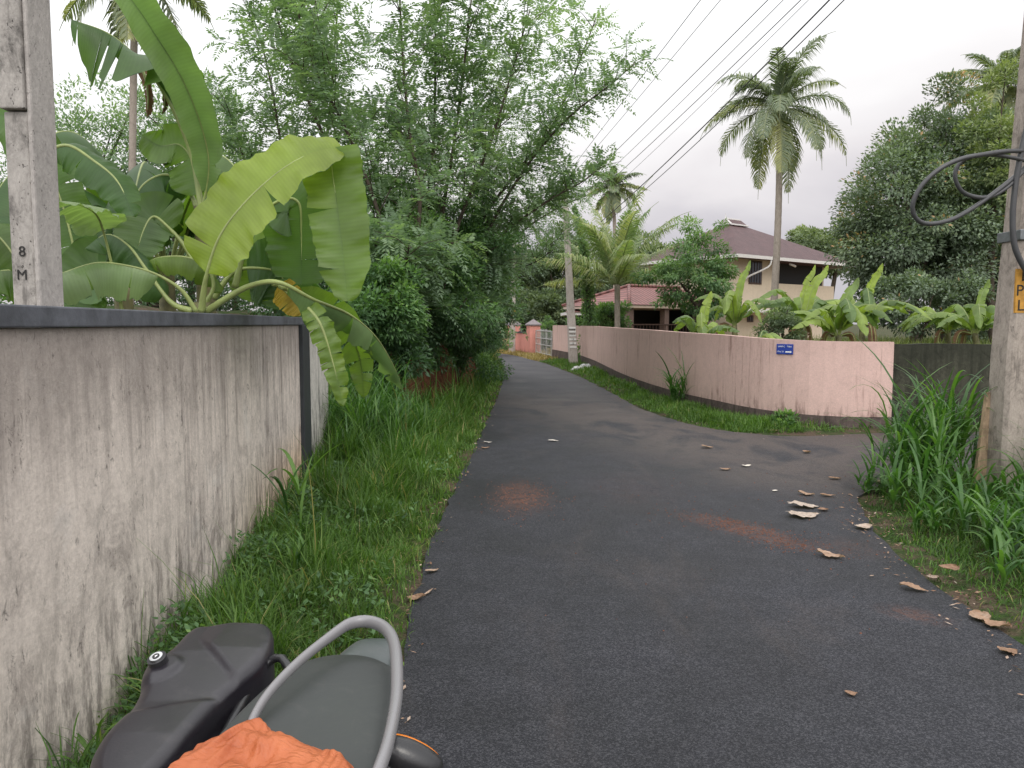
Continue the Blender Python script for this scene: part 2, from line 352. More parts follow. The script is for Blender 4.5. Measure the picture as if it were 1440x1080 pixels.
M['whitebag'] = plain('white_plastic', (.6, .6, .6), .45, 0, .15, 10)
M['gravel'] = plain('red_gravel', (.14, .062, .04), .9, 0, .5, 30)
# motorcycle
def mat_plastic(name, col, rough, sheen=.5, fine=220, dirt=.12):
    m, nt, b, out = newmat(name); k = NB(nt); v = k.co(kind='obj')
    n = k.noise(v, 7, 5, .65); f = k.noise(v, fine, 3, .6)
    du = k.step(k.noise(v, 22, 6, .7, .5), .5, .75)
    c = k.mix(k.math('MULTIPLY', du, dirt), (*col, 1), (.20, .18, .17))
    k.l(c, b.inputs['Base Color']); k.l(k.ramp(n, [(.3, rough-.08), (.7, rough+.1)]), b.inputs['Roughness'])
    b.inputs['Specular IOR Level'].default_value = sheen
    k.l(k.bump(f, .18, .0012), b.inputs['Normal']); return m
M['case'] = mat_plastic('black_case_plastic', (.014, .012, .017), .34, .7, 220, .10)
M['seat'] = mat_plastic('seat_vinyl', (.042, .047, .046), .5, .55, 500, .10)
M['body'] = mat_plastic('body_plastic', (.02, .02, .022), .3, .6)
M['tail'] = mat_plastic('grey_tail_plastic', (.075, .09, .09), .32, .6)
M['rail'] = mat_plastic('silver_rail_paint', (.21, .205, .212), .3, .65, 300, .15)
M['chrome'] = plain('chrome', (.75, .75, .75), .15, 1, .05, 4, 0)
M['rubber'] = mat_plastic('tyre_rubber', (.012, .012, .012), .8)
M['amber'] = plain('amber_lens', (.75, .22, .02), .2, 0, .1, 4, 0)
M['redlens'] = plain('red_lens', (.45, .01, .01), .15, 0, .1, 4, 0)
def mat_cloth():
    m, nt, b, out = newmat('orange_cloth'); k = NB(nt); v = k.co(kind='obj')
    n = k.noise(v, 9, 5, .6, .5); f = k.noise(v, 160, 3, .6)
    k.l(k.ramp(n, [(.3, (.40, .095, .03)), (.7, (.58, .175, .065))]), b.inputs['Base Color']); b.inputs['Roughness'].default_value = .5
    k.l(k.bump(k.math('ADD', n, k.math('MULTIPLY', k.math('ABSOLUTE', k.math('SUBTRACT', k.noise(k.co(scale=(1, 2.2, 1), kind='obj'), 8, 3, .5, 1.8), .5)), 1.5)), .55, .02), b.inputs['Normal'])
    t = k.n('ShaderNodeBsdfTranslucent'); t.inputs[0].default_value = (.6, .14, .03, 1); mx = k.n('ShaderNodeMixShader'); mx.inputs[0].default_value = .15
    k.l(b.outputs[0], mx.inputs[1]); k.l(t.outputs[0], mx.inputs[2]); k.l(mx.outputs[0], out.inputs[0]); return m
M['cloth'] = mat_cloth()
# ---------------------------------------------------------------- world and sun
W = bpy.data.worlds.new('World'); S.world = W; W.use_nodes = True
nt = W.node_tree; k = NB(nt)
for n in list(nt.nodes): nt.nodes.remove(n)
wo = k.n('ShaderNodeOutputWorld'); bg = k.n('ShaderNodeBackground'); k.l(bg.outputs[0], wo.inputs[0])
SE, SA = math.radians(46), math.radians(158)      # sun elevation, azimuth from +Y towards +X
sky = k.n('ShaderNodeTexSky', sky_type='NISHITA', sun_disc=False, sun_elevation=SE, sun_rotation=SA)
tc = k.n('ShaderNodeTexCoord').outputs['Generated']; sx, sy, sz = k.sep(tc)
mp = k.n('ShaderNodeMapping'); mp.inputs['Scale'].default_value = (1, 1, 2.6); k.l(tc, mp.inputs[0])
cn = k.noise(mp.outputs[0], 2.6, 5, .5, .3)
hz = k.math('ADD', k.math('MULTIPLY', sx, -.12), k.math('MULTIPLY_ADD', cn, .22, sz))
hz = k.math('ADD', hz, -.11)
cl = k.ramp(hz, [(0, (.60, .575, .62)), (.07, (.66, .62, .66)), (.14, (.92, .87, .875)), (.22, (1.1, 1.07, 1.06)), (.34, (1.3, 1.3, 1.3)), (.9, (1.9, 1.9, 1.92)), ])
skm = k.mix(1, sky.outputs[0], (.1, .1, .1, 1), 'MULTIPLY')
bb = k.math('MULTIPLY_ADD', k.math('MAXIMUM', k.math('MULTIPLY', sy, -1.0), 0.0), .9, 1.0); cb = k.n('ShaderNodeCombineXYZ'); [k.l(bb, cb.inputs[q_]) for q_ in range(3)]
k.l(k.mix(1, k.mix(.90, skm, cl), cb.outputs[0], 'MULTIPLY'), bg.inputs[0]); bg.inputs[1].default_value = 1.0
sun = bpy.data.objects.new('sun', bpy.data.lights.new('sun', 'SUN')); C.objects.link(sun)
sun.data.energy = .8; sun.data.angle = math.radians(24); sun.data.color = (1, .93, .84)
sd = Vector((math.sin(SA)*math.cos(SE), math.cos(SA)*math.cos(SE), math.sin(SE)))
sun.rotation_euler = sd.to_track_quat('Z', 'Y').to_euler()
S.view_settings.view_transform = 'Standard'; S.view_settings.look = 'None'; S.view_settings.exposure = 0
# ---------------------------------------------------------------- terrain and road
RL = [(-.30, -12), (-.42, -3), (-.50, 1.5)]+[tuple(G(*p)[:2]) for p in ((562, 940), (578, 850), (604, 770), (634, 700), (668, 630), (690, 580), (704, 545), (708, 525), (706, 512), (690, 502), (660, 496))]
RL += [(-5.5, 47), (-12, 52), (-30, 60)]
RR1 = [(2.2, -12), (2.25, -3), (2.3, 1.5)]+[tuple(G(*p)[:2]) for p in ((1442, 915), (1370, 860), (1290, 808), (1245, 765), (1215, 725), (1205, 700))]
SIDE_NEAR = [(3.9, 7.6), (6, 8.0), (16, 8.3), (30, 8.2)]
SIDE_FAR = [(30, 10.9), (16, 10.8), (7, 10.75), (5.2, 10.6)]+[tuple(G(*p)[:2]) for p in ((1130, 614), (1060, 611), (1000, 604), (950, 592), (900, 574), (860, 553), (835, 540), (800, 524), (770, 513), (742, 505), (715, 499))]
SIDE_FAR += [(-3.0, 46.5), (-6.5, 51), (-12, 55), (-30, 64)]
def dens(pts, step=.12, amp=.035, seed=0):
    r = np.random.default_rng(seed); p = np.array(pts, float); out = []
    q = catmull(p, int(np.linalg.norm(np.diff(p, axis=0), axis=1).sum()/step)+2)
    n = len(q); w = r.normal(0, 1, n); w = np.convolve(w, np.ones(5)/5, 'same')+.5*r.normal(0, 1, n)*.5
    T = nrm(np.gradient(q, axis=0)); q = q+np.stack([-T[:, 1], T[:, 0]], 1)*(w*amp)[:, None]
    return q
leftE = dens(RL, .12, .03, 1); r1 = dens(RR1, .12, .03, 2); sn = dens(SIDE_NEAR, .3, .03, 3); sf = dens(SIDE_FAR, .12, .04, 4)
outline = np.vstack([r1, sn, sf, leftE[::-1]])
def inpoly(x, y, poly):
    x = np.asarray(x); y = np.asarray(y); ins = np.zeros(x.shape, bool)
    px, py = poly[:, 0], poly[:, 1]; j = len(poly)-1
    for i in range(len(poly)):
        c = ((py[i] > y) != (py[j] > y)) & (x < (px[j]-px[i])*(y-py[i])/(py[j]-py[i]+1e-12)+px[i]); ins ^= c; j = i
    return ins
coarse = np.vstack([catmull(RR1, 40), np.array(SIDE_NEAR), catmull(SIDE_FAR, 70), catmull(RL, 90)[::-1]])
import bmesh
def road():
    from mathutils.geometry import tessellate_polygon
    z = .012; pts = [Vector((a, b, 0)) for a, b in outline]
    tri = np.array(tessellate_polygon([pts])); n = len(pts)
    V = np.column_stack([outline, np.full(n, z)]); mb = MB()
    a, b, c = V[tri[:, 0]], V[tri[:, 1]], V[tri[:, 2]]
    flip = np.cross(b-a, c-a)[:, 2] < 0; tri[flip] = tri[flip][:, ::-1]
    mb.add(V, tri)
    V2 = V.copy(); V2[:, 2] = -.05; i = np.arange(n); j = (i+1) % n
    mb.add(np.vstack([V, V2]), np.stack([i, i+n, j+n, j], 1))
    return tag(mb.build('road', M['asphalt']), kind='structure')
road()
bank_pts = np.array([(-2.5, 8.3), (-2.0, 9.2), (-1.6, 10.5), (-1.38, 12), (-1.12, 15), (-.88, 18), (-.68, 22), (-.65, 26), (-1.2, 31), (-2.5, 36), (-6, 42), (-12, 47)])
def bank_x(y): return np.interp(y, bank_pts[:, 1], bank_pts[:, 0])
def sstep(t): t = np.clip(t, 0, 1); return t*t*(3-2*t)
PW = [(5.58, 11.12), (4.95, 11.17), (4.3, 11.5), (3.75, 12.3), (3.3, 13.9), (2.98, 16.5), (2.82, 20), (2.72, 25.5), (2.42, 29.5), (1.77, 33.2)]   # line of the pink wall
PWc = catmull(PW, 120)
def wall_x(y): o = np.argsort(PWc[:, 1]); return np.interp(y, PWc[o, 1], PWc[o, 0])
def height(x, y):
    b = sstep((y-8.3)/2.2)
    wob = .12*np.sin(y*2.1)+.08*np.sin(y*5.3+1)
    h = b*1.15*sstep((bank_x(y)+wob-x)/.55)+b*.6*sstep((bank_x(y)-1-x)/3)
    h = h+.45*sstep((-2.2-.1*y-x)/.5)*(y < 8.6)*(y > -5)
    rp = (x > wall_x(y)+.1)&(y > 11.3)
    h = np.where(rp, .45*sstep((x-wall_x(y)-.1)/.8)*sstep((y-11.2)/.7), h)
    h = h+.04*np.sin(x*1.9)*np.sin(y*1.3)+.03*np.sin(x*4.7+2)*np.sin(y*4.1)
    # verge humps
    ed = (x > -2.2-.1*y)&(x < -.6)&(y < 9)
    h = np.where(ed, h+.05*sstep((-.65-x)/.5), h)
    return h
def terrain():
    xs = np.concatenate([[-900, -400, -150, -70, -40, -25], np.arange(-16, -6, .5), np.arange(-6, 7, .12), np.arange(7, 20, .5), [25, 40, 70, 150, 400, 900]])
    ys = np.concatenate([[-300, -100, -40, -15], np.arange(-8, 1, .5), np.arange(1, 34, .16), np.arange(34, 60, .5), [65, 75, 100, 180, 400, 1200]])
    X, Y = np.meshgrid(xs, ys); Z = height(X, Y)
    near = inpoly(X, Y, coarse)
    # distance to the road, cheap: sink cells on or beside the asphalt
    e = .14; nb = near.copy()
    for dx, dy in ((e, 0), (-e, 0), (0, e), (0, -e)): nb |= inpoly(X+dx, Y+dy, coarse)
    Z = np.where(near, -.004, np.where(nb, np.minimum(Z, .004), Z+.01))
    Z = np.where((np.abs(X) > 60)|(Y > 62), Z*.0, Z)
    mb = MB(); mb.add(np.stack([X, Y, Z], -1), grid_faces(len(ys), len(xs)))
    return tag(mb.build('ground', M['ground'], smooth=True), kind='structure')
terrain()
def off_road(x, y): return ~inpoly(x, y, coarse)
# ---------------------------------------------------------------- grass
def blades(mb, base, h, w, az, lean, curl, tint, seg=4):
    n = len(base); t = np.linspace(0, 1, seg+1)
    d = np.stack([np.cos(az), np.sin(az), np.zeros(n)], 1); s = np.stack([-np.sin(az), np.cos(az), np.zeros(n)], 1)
    th = lean[:, None]+curl[:, None]*t[None]
    dz = np.cos(th)*h[:, None]/seg; dr = np.sin(th)*h[:, None]/seg
    z = np.concatenate([np.zeros((n, 1)), np.cumsum(dz[:, :-1], 1)], 1); r = np.concatenate([np.zeros((n, 1)), np.cumsum(dr[:, :-1], 1)], 1)
    c = base[:, None]+d[:, None]*r[..., None]; c[..., 2] += z
    ww = (w[:, None]*np.sin(np.clip(t*.86+.14, 0, 1)*PI)**.6)[..., None]*.5
    V = np.stack([c-s[:, None]*ww, c+s[:, None]*ww], 2).reshape(n, -1, 3)
    k = np.arange(seg)*2; f = np.stack([k, k+1, k+3, k+2], 1)
    Fq = (f[None]+np.arange(n)[:, None, None]*(2*(seg+1))).reshape(-1, 4)
    mb.add(V.reshape(-1, 3), Fq, np.repeat(tint, 2*(seg+1)), np.tile(np.repeat(t, 2), n))
def scatter(n, xr, yr, cond, r=rng):
    x = r.uniform(*xr, n); y = r.uniform(*yr, n); m = cond(x, y); x, y = x[m], y[m]
    return x, y, height(x, y)
def clumpn(x, y, s=2.0, o=0): return .5+.25*np.sin(x*s*2.3+o+1.7*np.sin(y*s+o))+.25*np.sin(y*s*1.9+1.3*o+1.4*np.sin(x*s*1.6))
edge_c = catmull(RL, 200)
def lx(y): return np.interp(y, edge_c[:, 1], edge_c[:, 0])
def lwx(y): return -1.238-.099*y
def grass_left():
    mb = MB()
    def cond(x, y): return (x < lx(y)+.03)&(((y < 8.7)&(x > lwx(y)+.02))|((y >= 8.7)&(x > bank_x(y)-.35*((y < 11)|(y > 20))-.02)))
    for (n, yr, hs, ws) in ((42000, (1.3, 6), .15, .0055), (36000, (5.5, 12), .17, .008), (26000, (11, 30), .20, .016)):
        x, y, z = scatter(n*2, (-3, .2), yr, cond); m = len(x)
        if m > n: x, y, z, m = x[:n], y[:n], z[:n], n
        de = np.clip((lx(y)-x)/.5, 0, 1); c = clumpn(x, y, 2.2)
        keep = rng.random(m) < (.22+.78*de**.7)*(.45+.8*c); x, y, z, de, c = [a[keep] for a in (x, y, z, de, c)]; m = len(x)
        wallside = np.clip((x-lwx(y))/1.0, 0, 1) if yr[0] < 9 else np.ones(m)
        h = hs*(.35+1.1*rng.random(m))*(.40+.9*de*(.5+c))
        h = h*(1+.5*(y > 6.5)*(de > .6))*(.55+.9*clumpn(x, y, 5.1, 2.7)**1.5)*(1+.8*(rng.random(m) < .05))
        blades(mb, np.stack([x, y, z-.01], 1), h, ws*(.6+.8*rng.random(m)), rng.uniform(0, 2*PI, m), rng.uniform(0, .6, m), rng.uniform(.3, 1.9, m), np.clip(rng.normal(.42, .17, m)+.18*(c-.5)+.6*(rng.random(m) < .05)+.2*(1-de), 0, 1), 3)
    return tag(mb.build('verge_grass', M['grass']), 'short lush green grass covering the verge between left wall and road', 'grass', kind='stuff')
grass_left()
def verge_tufts():
    mb = MB(); r = np.random.default_rng(55); cnt = 0
    while cnt < 430:
        y = r.uniform(2.2, 12)**1.0; x = r.uniform(lwx(y) if y < 8.6 else bank_x(y), lx(y)-.12)
        if r.random() > .35+.9*clumpn(x, y, 2.2): continue
        near = (lx(y)-x); tall_clump(mb, x, y, .07, r.integers(3, 7), r.uniform(.10, .34)*min(1, .40+near*.9), r.uniform(.005, .010), r); cnt += 1
    tag(mb.build('verge_grass', M['grass']), 'longer curved grass tufts standing out of the left verge', 'grass', kind='stuff')
def weeds():   # small broad-leaf ground cover in the left verge
    mb = MB(); cond = lambda x, y: (x < lx(y)-.12)&(x > lwx(y)+.03)&(clumpn(x, y, 1.7, 2) > .5)
    x, y, z = scatter(9000, (-2.4, -.4), (1.5, 8.6), cond); n = len(x); az = rng.uniform(0, 2*PI, n)
    d = np.stack([np.cos(az), np.sin(az), rng.uniform(.1, .9, n)], 1); b = np.stack([x, y, z+rng.uniform(.02, .16, n)], 1)
    leaf_quads(mb, b, d, np.tile([0, 0, 1.], (n, 1)), rng.uniform(.025, .06, n), rng.uniform(.015, .035, n), np.clip(rng.normal(.4, .2, n), 0, 1))
    cond = lambda x, y: (x < lwx(y)+.35)&(x > lwx(y)+.03)
    x, y, z = scatter(30000, (-2.4, -1.2), (1.5, 8.6), cond); n = len(x); az = rng.uniform(0, 2*PI, n)
    d = np.stack([np.cos(az), np.sin(az), rng.uniform(.1, .9, n)], 1); hh = .30*clumpn(x, y, 2.6, 4)**1.5
    b = np.stack([x, y, z+rng.uniform(0, 1, n)*hh], 1)
    leaf_quads(mb, b, d, np.tile([0, 0, 1.], (n, 1)), rng.uniform(.02, .05, n), rng.uniform(.012, .028, n), np.clip(rng.normal(.35, .2, n), 0, 1))
    tag(mb.build('weed_cover', M['shrub']), 'small leafy weeds growing along the foot of the left wall', 'weeds', kind='stuff')
weeds()
def tall_clump(mb, cx, cy, r, nst, hmean, bw, rs, z0=None, ls=1.0):
    """guinea grass: stems with long arching leaves off each"""
    B = []; H = []; AZ = []; LN = []; CU = []; Wd = []; T = []
    for i in range(nst):
        a = rs.uniform(0, 2*PI); q = r*math.sqrt(rs.random()); x = cx+q*math.cos(a); y = cy+q*math.sin(a)
        z = float(height(np.array([x]), np.array([y]))[0]) if z0 is None else z0
        sh = hmean*rs.uniform(.45, 1.0); sl = rs.uniform(0, .22); sa = a+rs.normal(0, .6)
        dx, dy, dz = math.cos(sa)*math.sin(sl), math.sin(sa)*math.sin(sl), math.cos(sl)
        stint = rs.normal(.52, .16)
        for kk in range(rs.integers(4, 8)):
            t = rs.uniform(.02, .85); B.append((x+dx*sh*t*.7, y+dy*sh*t*.7, z+dz*sh*t*.7)); H.append(sh*rs.uniform(.45, .85)*ls)
            AZ.append(rs.uniform(0, 2*PI)); LN.append(rs.uniform(.08, .5)); CU.append(rs.uniform(.7, 2.1)); Wd.append(bw*rs.uniform(.5, 1.25)); T.append(np.clip(stint+rs.normal(0, .13), 0, 1))
    blades(mb, np.array(B), np.array(H), np.array(Wd), np.array(AZ), np.array(LN), np.array(CU), np.array(T), 7)
rs = np.random.default_rng(11)
verge_tufts()
mb = MB()
for (x, y, r, n, h) in ((-1.85, 8.3, .25, 45, .75), (-1.5, 8.4, .25, 40, .7), (-1.95, 8.9, .35, 60, .95), (-1.25, 9.0, .25, 40, .62), (-1.55, 9.2, .3, 60, .85), (-1.7, 9.8, .3, 60, .95), (-1.3, 10.2, .25, 40, .6), (-1.45, 10.9, .25, 40, .6), (-1.65, 7.6, .15, 16, .5), (-1.2, 8.0, .2, 20, .4)):
    tall_clump(mb, x, y, r, int(n*1.15), h*1.25, .013, rs)
tag(mb.build('tall_grass', M['tallgrass']), 'tall arching grass just beyond the end of the left wall', 'grass', kind='stuff')
mb = MB()
tall_clump(mb, -1.42, 4.9, .05, 4, .75, .022, rs); tall_clump(mb, -1.30, 4.3, .12, 8, .38, .014, rs)
tag(mb.build('grass_tuft', M['tallgrass']), 'upright light green grass stalks by the foot of the left wall', 'grass')
mb = MB()
# right-hand clump round the near pole
for (x, y, r, n, h) in ((3.62, 6.8, .3, 50, .85), (4.05, 7.4, .35, 60, 1.15), (3.8, 7.05, .2, 40, 1.05), (4.3, 7.3, .15, 26, 1.15), (3.45, 6.2, .3, 40, .55), (3.75, 5.9, .3, 40, .42), (4.15, 6.15, .25, 30, .45), (4.7, 6.1, .4, 60, .85), (4.35, 5.5, .35, 50, .62), (3.6, 5.3, .35, 50, .46), (3.15, 5.5, .2, 22, .35), (3.35, 4.75, .3, 42, .42), (3.85, 4.8, .35, 50, .55), (3.0, 4.35, .2, 18, .34), (3.35, 4.05, .3, 34, .48), (3.1, 3.5, .2, 16, .42), (4.3, 4.9, .3, 40, .7), (3.75, 4.2, .3, 34, .6), (3.28, 6.85, .13, 22, .3)):
    tall_clump(mb, x, y, r, int(n*.50), h*1.0, .026, rs, .0, 1.25)
tag(mb.build('tall_grass', M['tallgrass']), 'thick tall wide-bladed grass around the foot of the near right pole', 'grass', kind='stuff')
def grass_right():
    mb = MB(); e1 = catmull(RR1, 100)
    def rx(y): return np.interp(y, e1[:, 1], e1[:, 0])
    def cond(x, y): return (x > rx(y)-.02)&(y < 7.7)&off_road(x, y)
    x, y, z = scatter(80000, (2.1, 5.6), (1.5, 7.9), cond); m = len(x); de = np.clip((x-rx(y))/.5, 0, 1); c = clumpn(x, y, 3, 1)
    kp = rng.random(m) < (.1+.9*de)*(.3+c); x, y, z, de, c = [a[kp] for a in (x, y, z, de, c)]; m = len(x)
    blades(mb, np.stack([x, y, z-.01], 1), .11*(.4+rng.random(m))*(.4+.9*de), .006*(.6+.8*rng.random(m)), rng.uniform(0, 2*PI, m), rng.uniform(0, .9, m), rng.uniform(.3, 2, m), np.clip(rng.normal(.4, .2, m)+.4*(rng.random(m) < .05), 0, 1), 3)
    tag(mb.build('verge_grass', M['grass']), 'short grass at the asphalt edge under the right-hand clump', 'grass', kind='stuff')
    # strip under the pink wall
    mb = MB(); sfc = catmull(SIDE_FAR[3:-4], 300)
    def cond(x, y):
        ok = off_road(x, y); wx = wall_x(y); return ok&(((y > 11.15)&(x < wx-.02))|((y <= 11.15)&(x > 2.2)&(x < 6)))&(y > 10.6)
    for n, yr, ws, hs in ((60000, (10.4, 17), .010, .13), (26000, (16, 31), .018, .17)):
        x, y, z = scatter(n*3, (.8, 6), yr, cond)
        m = min(len(x), n); x, y, z = x[:m], y[:m], z[:m]; c = clumpn(x, y, 2.4, 3)
        d2 = np.min(np.hypot(x[:, None]-sfc[None, ::3, 0], y[:, None]-sfc[None, ::3, 1]), 1); de = np.clip(d2/.55, 0, 1)
        kp = (rng.random(m) < (.12+.9*de)*(.35+c))&((x < 4.1)|(rng.random(m) < .10)); x, y, z, de, c = [a[kp] for a in (x, y, z, de, c)]; m = len(x)
        blades(mb, np.stack([x, y, z-.01], 1), hs*(.35+1.1*rng.random(m))*(.35+.8*de), ws*(.6+.8*rng.random(m)), rng.uniform(0, 2*PI, m), rng.uniform(0, .8, m), rng.uniform(.3, 1.9, m), np.clip(rng.normal(.5, .18, m), 0, 1), 3)
    tag(mb.build('verge_grass', M['grass']), 'grass strip along the foot of the long pink wall', 'grass', kind='stuff')
    # dry grass by the gate
    mb = MB(); cond = lambda x, y: off_road(x, y)
    x, y, z = scatter(14000, (-2.2, 2.4), (32, 43), cond); m = len(x)
    blades(mb, np.stack([x, y, z-.01], 1), rng.uniform(.05, .25, m), rng.uniform(.02, .04, m), rng.uniform(0, 2*PI, m), rng.uniform(0, .8, m), rng.uniform(.3, 1.6, m), rng.random(m), 2)
    tag(mb.build('dry_grass', M['drygrass']), 'straw coloured dry grass in front of the far gate', 'grass', kind='stuff')
    # field behind the walls
    mb = MB(); x = rng.uniform(3.8, 22, 26000); y = rng.uniform(12, 30, 26000); z = height(x, y); m = len(x)
    ok = x > wall_x(y)+.5; x, y, z = x[ok], y[ok], z[ok]; m = len(x)
    blades(mb, np.stack([x, y, z-.01], 1), rng.uniform(.35, .85, m), rng.uniform(.02, .035, m), rng.uniform(0, 2*PI, m), rng.uniform(0, .4, m), rng.uniform(.3, 1.5, m), rng.random(m), 3)
    tag(mb.build('field_grass', M['fieldgrass']), 'pale tall field grass behind the dark wall', 'grass', kind='stuff')
grass_right()
mb = MB(); tall_clump(mb, 3.05, 14.0, .12, 14, 1.05, .03, rs, .0)
tag(mb.build('grass_clump', M['tallgrass']), 'stiff dark grass clump standing against the pink wall', 'grass')
# ---------------------------------------------------------------- left wall
LW = thing('boundary_wall', 'weathered off-white plaster wall with dark grey coping on the left', 'wall', (-1.6, 4, 0))
ldir = nrm(V3(-.099, 1, 0)); lright = V3(ldir[1], -ldir[0], 0)
def wpt(y, off, z): return V3(lwx(y), y, 0)+lright*off+V3(0, 0, z)
def wslab(mb, y0, y1, o0, o1, z0, z1, n=60):
    ys = np.linspace(y0, y1, n); ring = [(o0, z0), (o1, z0), (o1, z1), (o0, z1)]
    V = np.array([[wpt(y, o, z) for o, z in ring] for y in ys]).reshape(-1, 3)
    i = np.arange(n-1)[:, None]*4; j = np.arange(4)[None]; kx = (j+1) % 4
    mb.add(V, np.stack([i+j, i+kx, i+4+kx, i+4+j], -1).reshape(-1, 4)); b = mb.n-len(V)
    mb.F.append((np.array([[0, 3, 2, 1]])+b, 0)); mb.F.append((np.array([[0, 1, 2, 3]])+b+(n-1)*4, 0))
mb = MB(); wslab(mb, -4, 6.85, -.15, 0, -.2, 1.535); mb.build('wall_panel', M['plaster'], LW)
mb = MB(); wslab(mb, 7.22, 8.62, -.15, 0, -.2, 1.535); mb.build('wall_panel', M['plaster_moss'], LW)
mb = MB(); wslab(mb, 6.85, 7.22, -.17, .035, -.2, 1.535, 4); bevel(mb.build('pillar', M['strip'], LW), .006)
mb = MB(); wslab(mb, -4, 8.68, -.175, .022, 1.537, 1.605, 40); bevel(mb.build('coping', M['coping'], LW), .006)
# ---------------------------------------------------------------- pink wall
def ribbon_wall(mb, line, thick, z0f, z1f, mi=0):
    q = np.asarray(line); n = len(q); T = nrm(np.gradient(q, axis=0)); N = np.stack([T[:, 1], -T[:, 0]], 1)
    V = []
    for i in range(n):
        a = q[i]; b = q[i]+N[i]*thick
        V += [(a[0], a[1], z0f[i]), (b[0], b[1], z0f[i]), (b[0], b[1], z1f[i]), (a[0], a[1], z1f[i])]
    i = np.arange(n-1)[:, None]*4; j = np.arange(4)[None]; kx = (j+1) % 4; b0 = mb.n
    mb.add(V, np.stack([i+j, i+4+j, i+4+kx, i+kx], -1).reshape(-1, 4), mi=mi)
    mb.F.append((np.array([[0, 1, 2, 3]])+b0, mi)); mb.F.append((np.array([[3, 2, 1, 0]])+b0+(n-1)*4, mi))
PKW = thing('boundary_wall', 'long curved pale pink wall with the blue plate on the right', 'wall', (3.5, 14, 0))
tt = np.linspace(0, 1, 120); yv = PWc[:, 1]
ztop = np.interp(yv, [11, 12.9, 16.5, 20, 26, 32.5], [1.275, 1.36, 1.41, 1.43, 1.46, 1.47])
zbot = np.interp(yv, [11, 12.9, 16.5, 20, 26, 32.5], [.17, .23, .25, .27, .34, .42])
mb = MB(); ribbon_wall(mb, PWc, .14, zbot, ztop); mb.build('painted_face', M['pink'], PKW)
wn = np.convolve(np.random.default_rng(5).normal(0, .02, 120), np.ones(4)/4, 'same')
q2 = PWc.copy(); T = nrm(np.gradient(PWc, axis=0)); N2 = np.stack([T[:, 1], -T[:, 0]], 1); q2 = PWc-N2*(.02+wn[:, None])
mb = MB(); ribbon_wall(mb, q2, .18, zbot*0-.2, zbot-.002+wn*.5); mb.build('plinth', M['plinth'], PKW)
DW = thing('boundary_wall', 'dark mossy unpainted wall to the right of the pink wall', 'wall', (7, 11.2, 0))
ql = np.array([(18, 11.5), (12, 11.35), (8, 11.22), (5.585, 11.15)]); ql = catmull(ql, 50); wz = np.random.default_rng(8).normal(0, .006, 50)
mb = MB(); ribbon_wall(mb, ql, .16, ql[:, 0]*0-.2, 1.25+wz); mb.build('wall_face', M['moss'], DW)
# street plate
def text_mesh(name, body, size, mat, parent, mtx, ext=.001):
    cu = bpy.data.curves.new(name, 'FONT'); cu.body = body; cu.size = size; cu.extrude = ext; cu.align_x = 'CENTER'; cu.align_y = 'CENTER'
    to = bpy.data.objects.new(name, cu); C.objects.link(to); bpy.context.view_layer.update()
    me = bpy.data.meshes.new_from_object(to); bpy.data.objects.remove(to)
    me.materials.clear(); me.materials.append(mat)
    me.transform(mtx); o = bpy.data.objects.new(name, me); C.objects.link(o)
    if parent: o.parent = parent; o.matrix_parent_inverse = Matrix.Translation(-Vector(parent.location))
    return o
sp = None
i0 = int(np.argmin(np.abs((PWc[:, 0]/PWc[:, 1])-(1110-720)/F)))
sc = PWc[i0]; Tn = nrm(PWc[i0+1]-PWc[i0-1]); out2 = -np.array([Tn[1], -Tn[0]]); 
if out2[1] > 0: out2 = -out2
zc = P(1110, 491, sc[1])[2]; pc = V3(sc[0]+out2[0]*.012, sc[1]+out2[1]*.012, zc)
xr = -Tn if Tn[0] < 0 else Tn
SG = thing('street_plate', 'small blue enamel plate with white lettering on the pink wall', 'sign', tuple(pc))
Rm = np.array([[xr[0], out2[0]*-1, 0], [xr[1], out2[1]*-1, 0], [0, 0, 1]]); 
mb = MB(); box(mb, (-.133, -.006, -.078), (.133, .010, .078), M=(Rm, pc)); bevel(mb.build('plate', M['signblue'], SG), .003)
def onplate(dx, dz, off=.008): 
    p = pc+V3(xr[0], xr[1], 0)*dx+V3(0, 0, dz)+V3(out2[0], out2[1], 0)*off
    return Matrix(((xr[0], 0, out2[0], p[0]), (xr[1], 0, out2[1], p[1]), (0, 1, 0, p[2]), (0, 0, 0, 1)))
for tx_, dx_, dz_ in (('LANE-C', -.050, .040), ('TSRA', .077, .040), ('17', -.107, -.038), ('to', -.070, -.038), ('23', -.030, -.038)): text_mesh('lettering', tx_, .033, M['signwhite'], SG, onplate(dx_, dz_))
mb = MB(); A = [(0, -.010), (.075, -.010), (.075, -.019), (.105, 0), (.075, .019), (.075, .010), (0, .010)]
def pp(dx, dz, off): return pc+V3(xr[0], xr[1], 0)*dx+V3(0, 0, dz)+V3(out2[0], out2[1], 0)*off
mb.add([pp(.015+a, -.040+b, .0085) for a, b in A], [list(range(7))]); mb.build('arrow', M['signwhite'], SG)
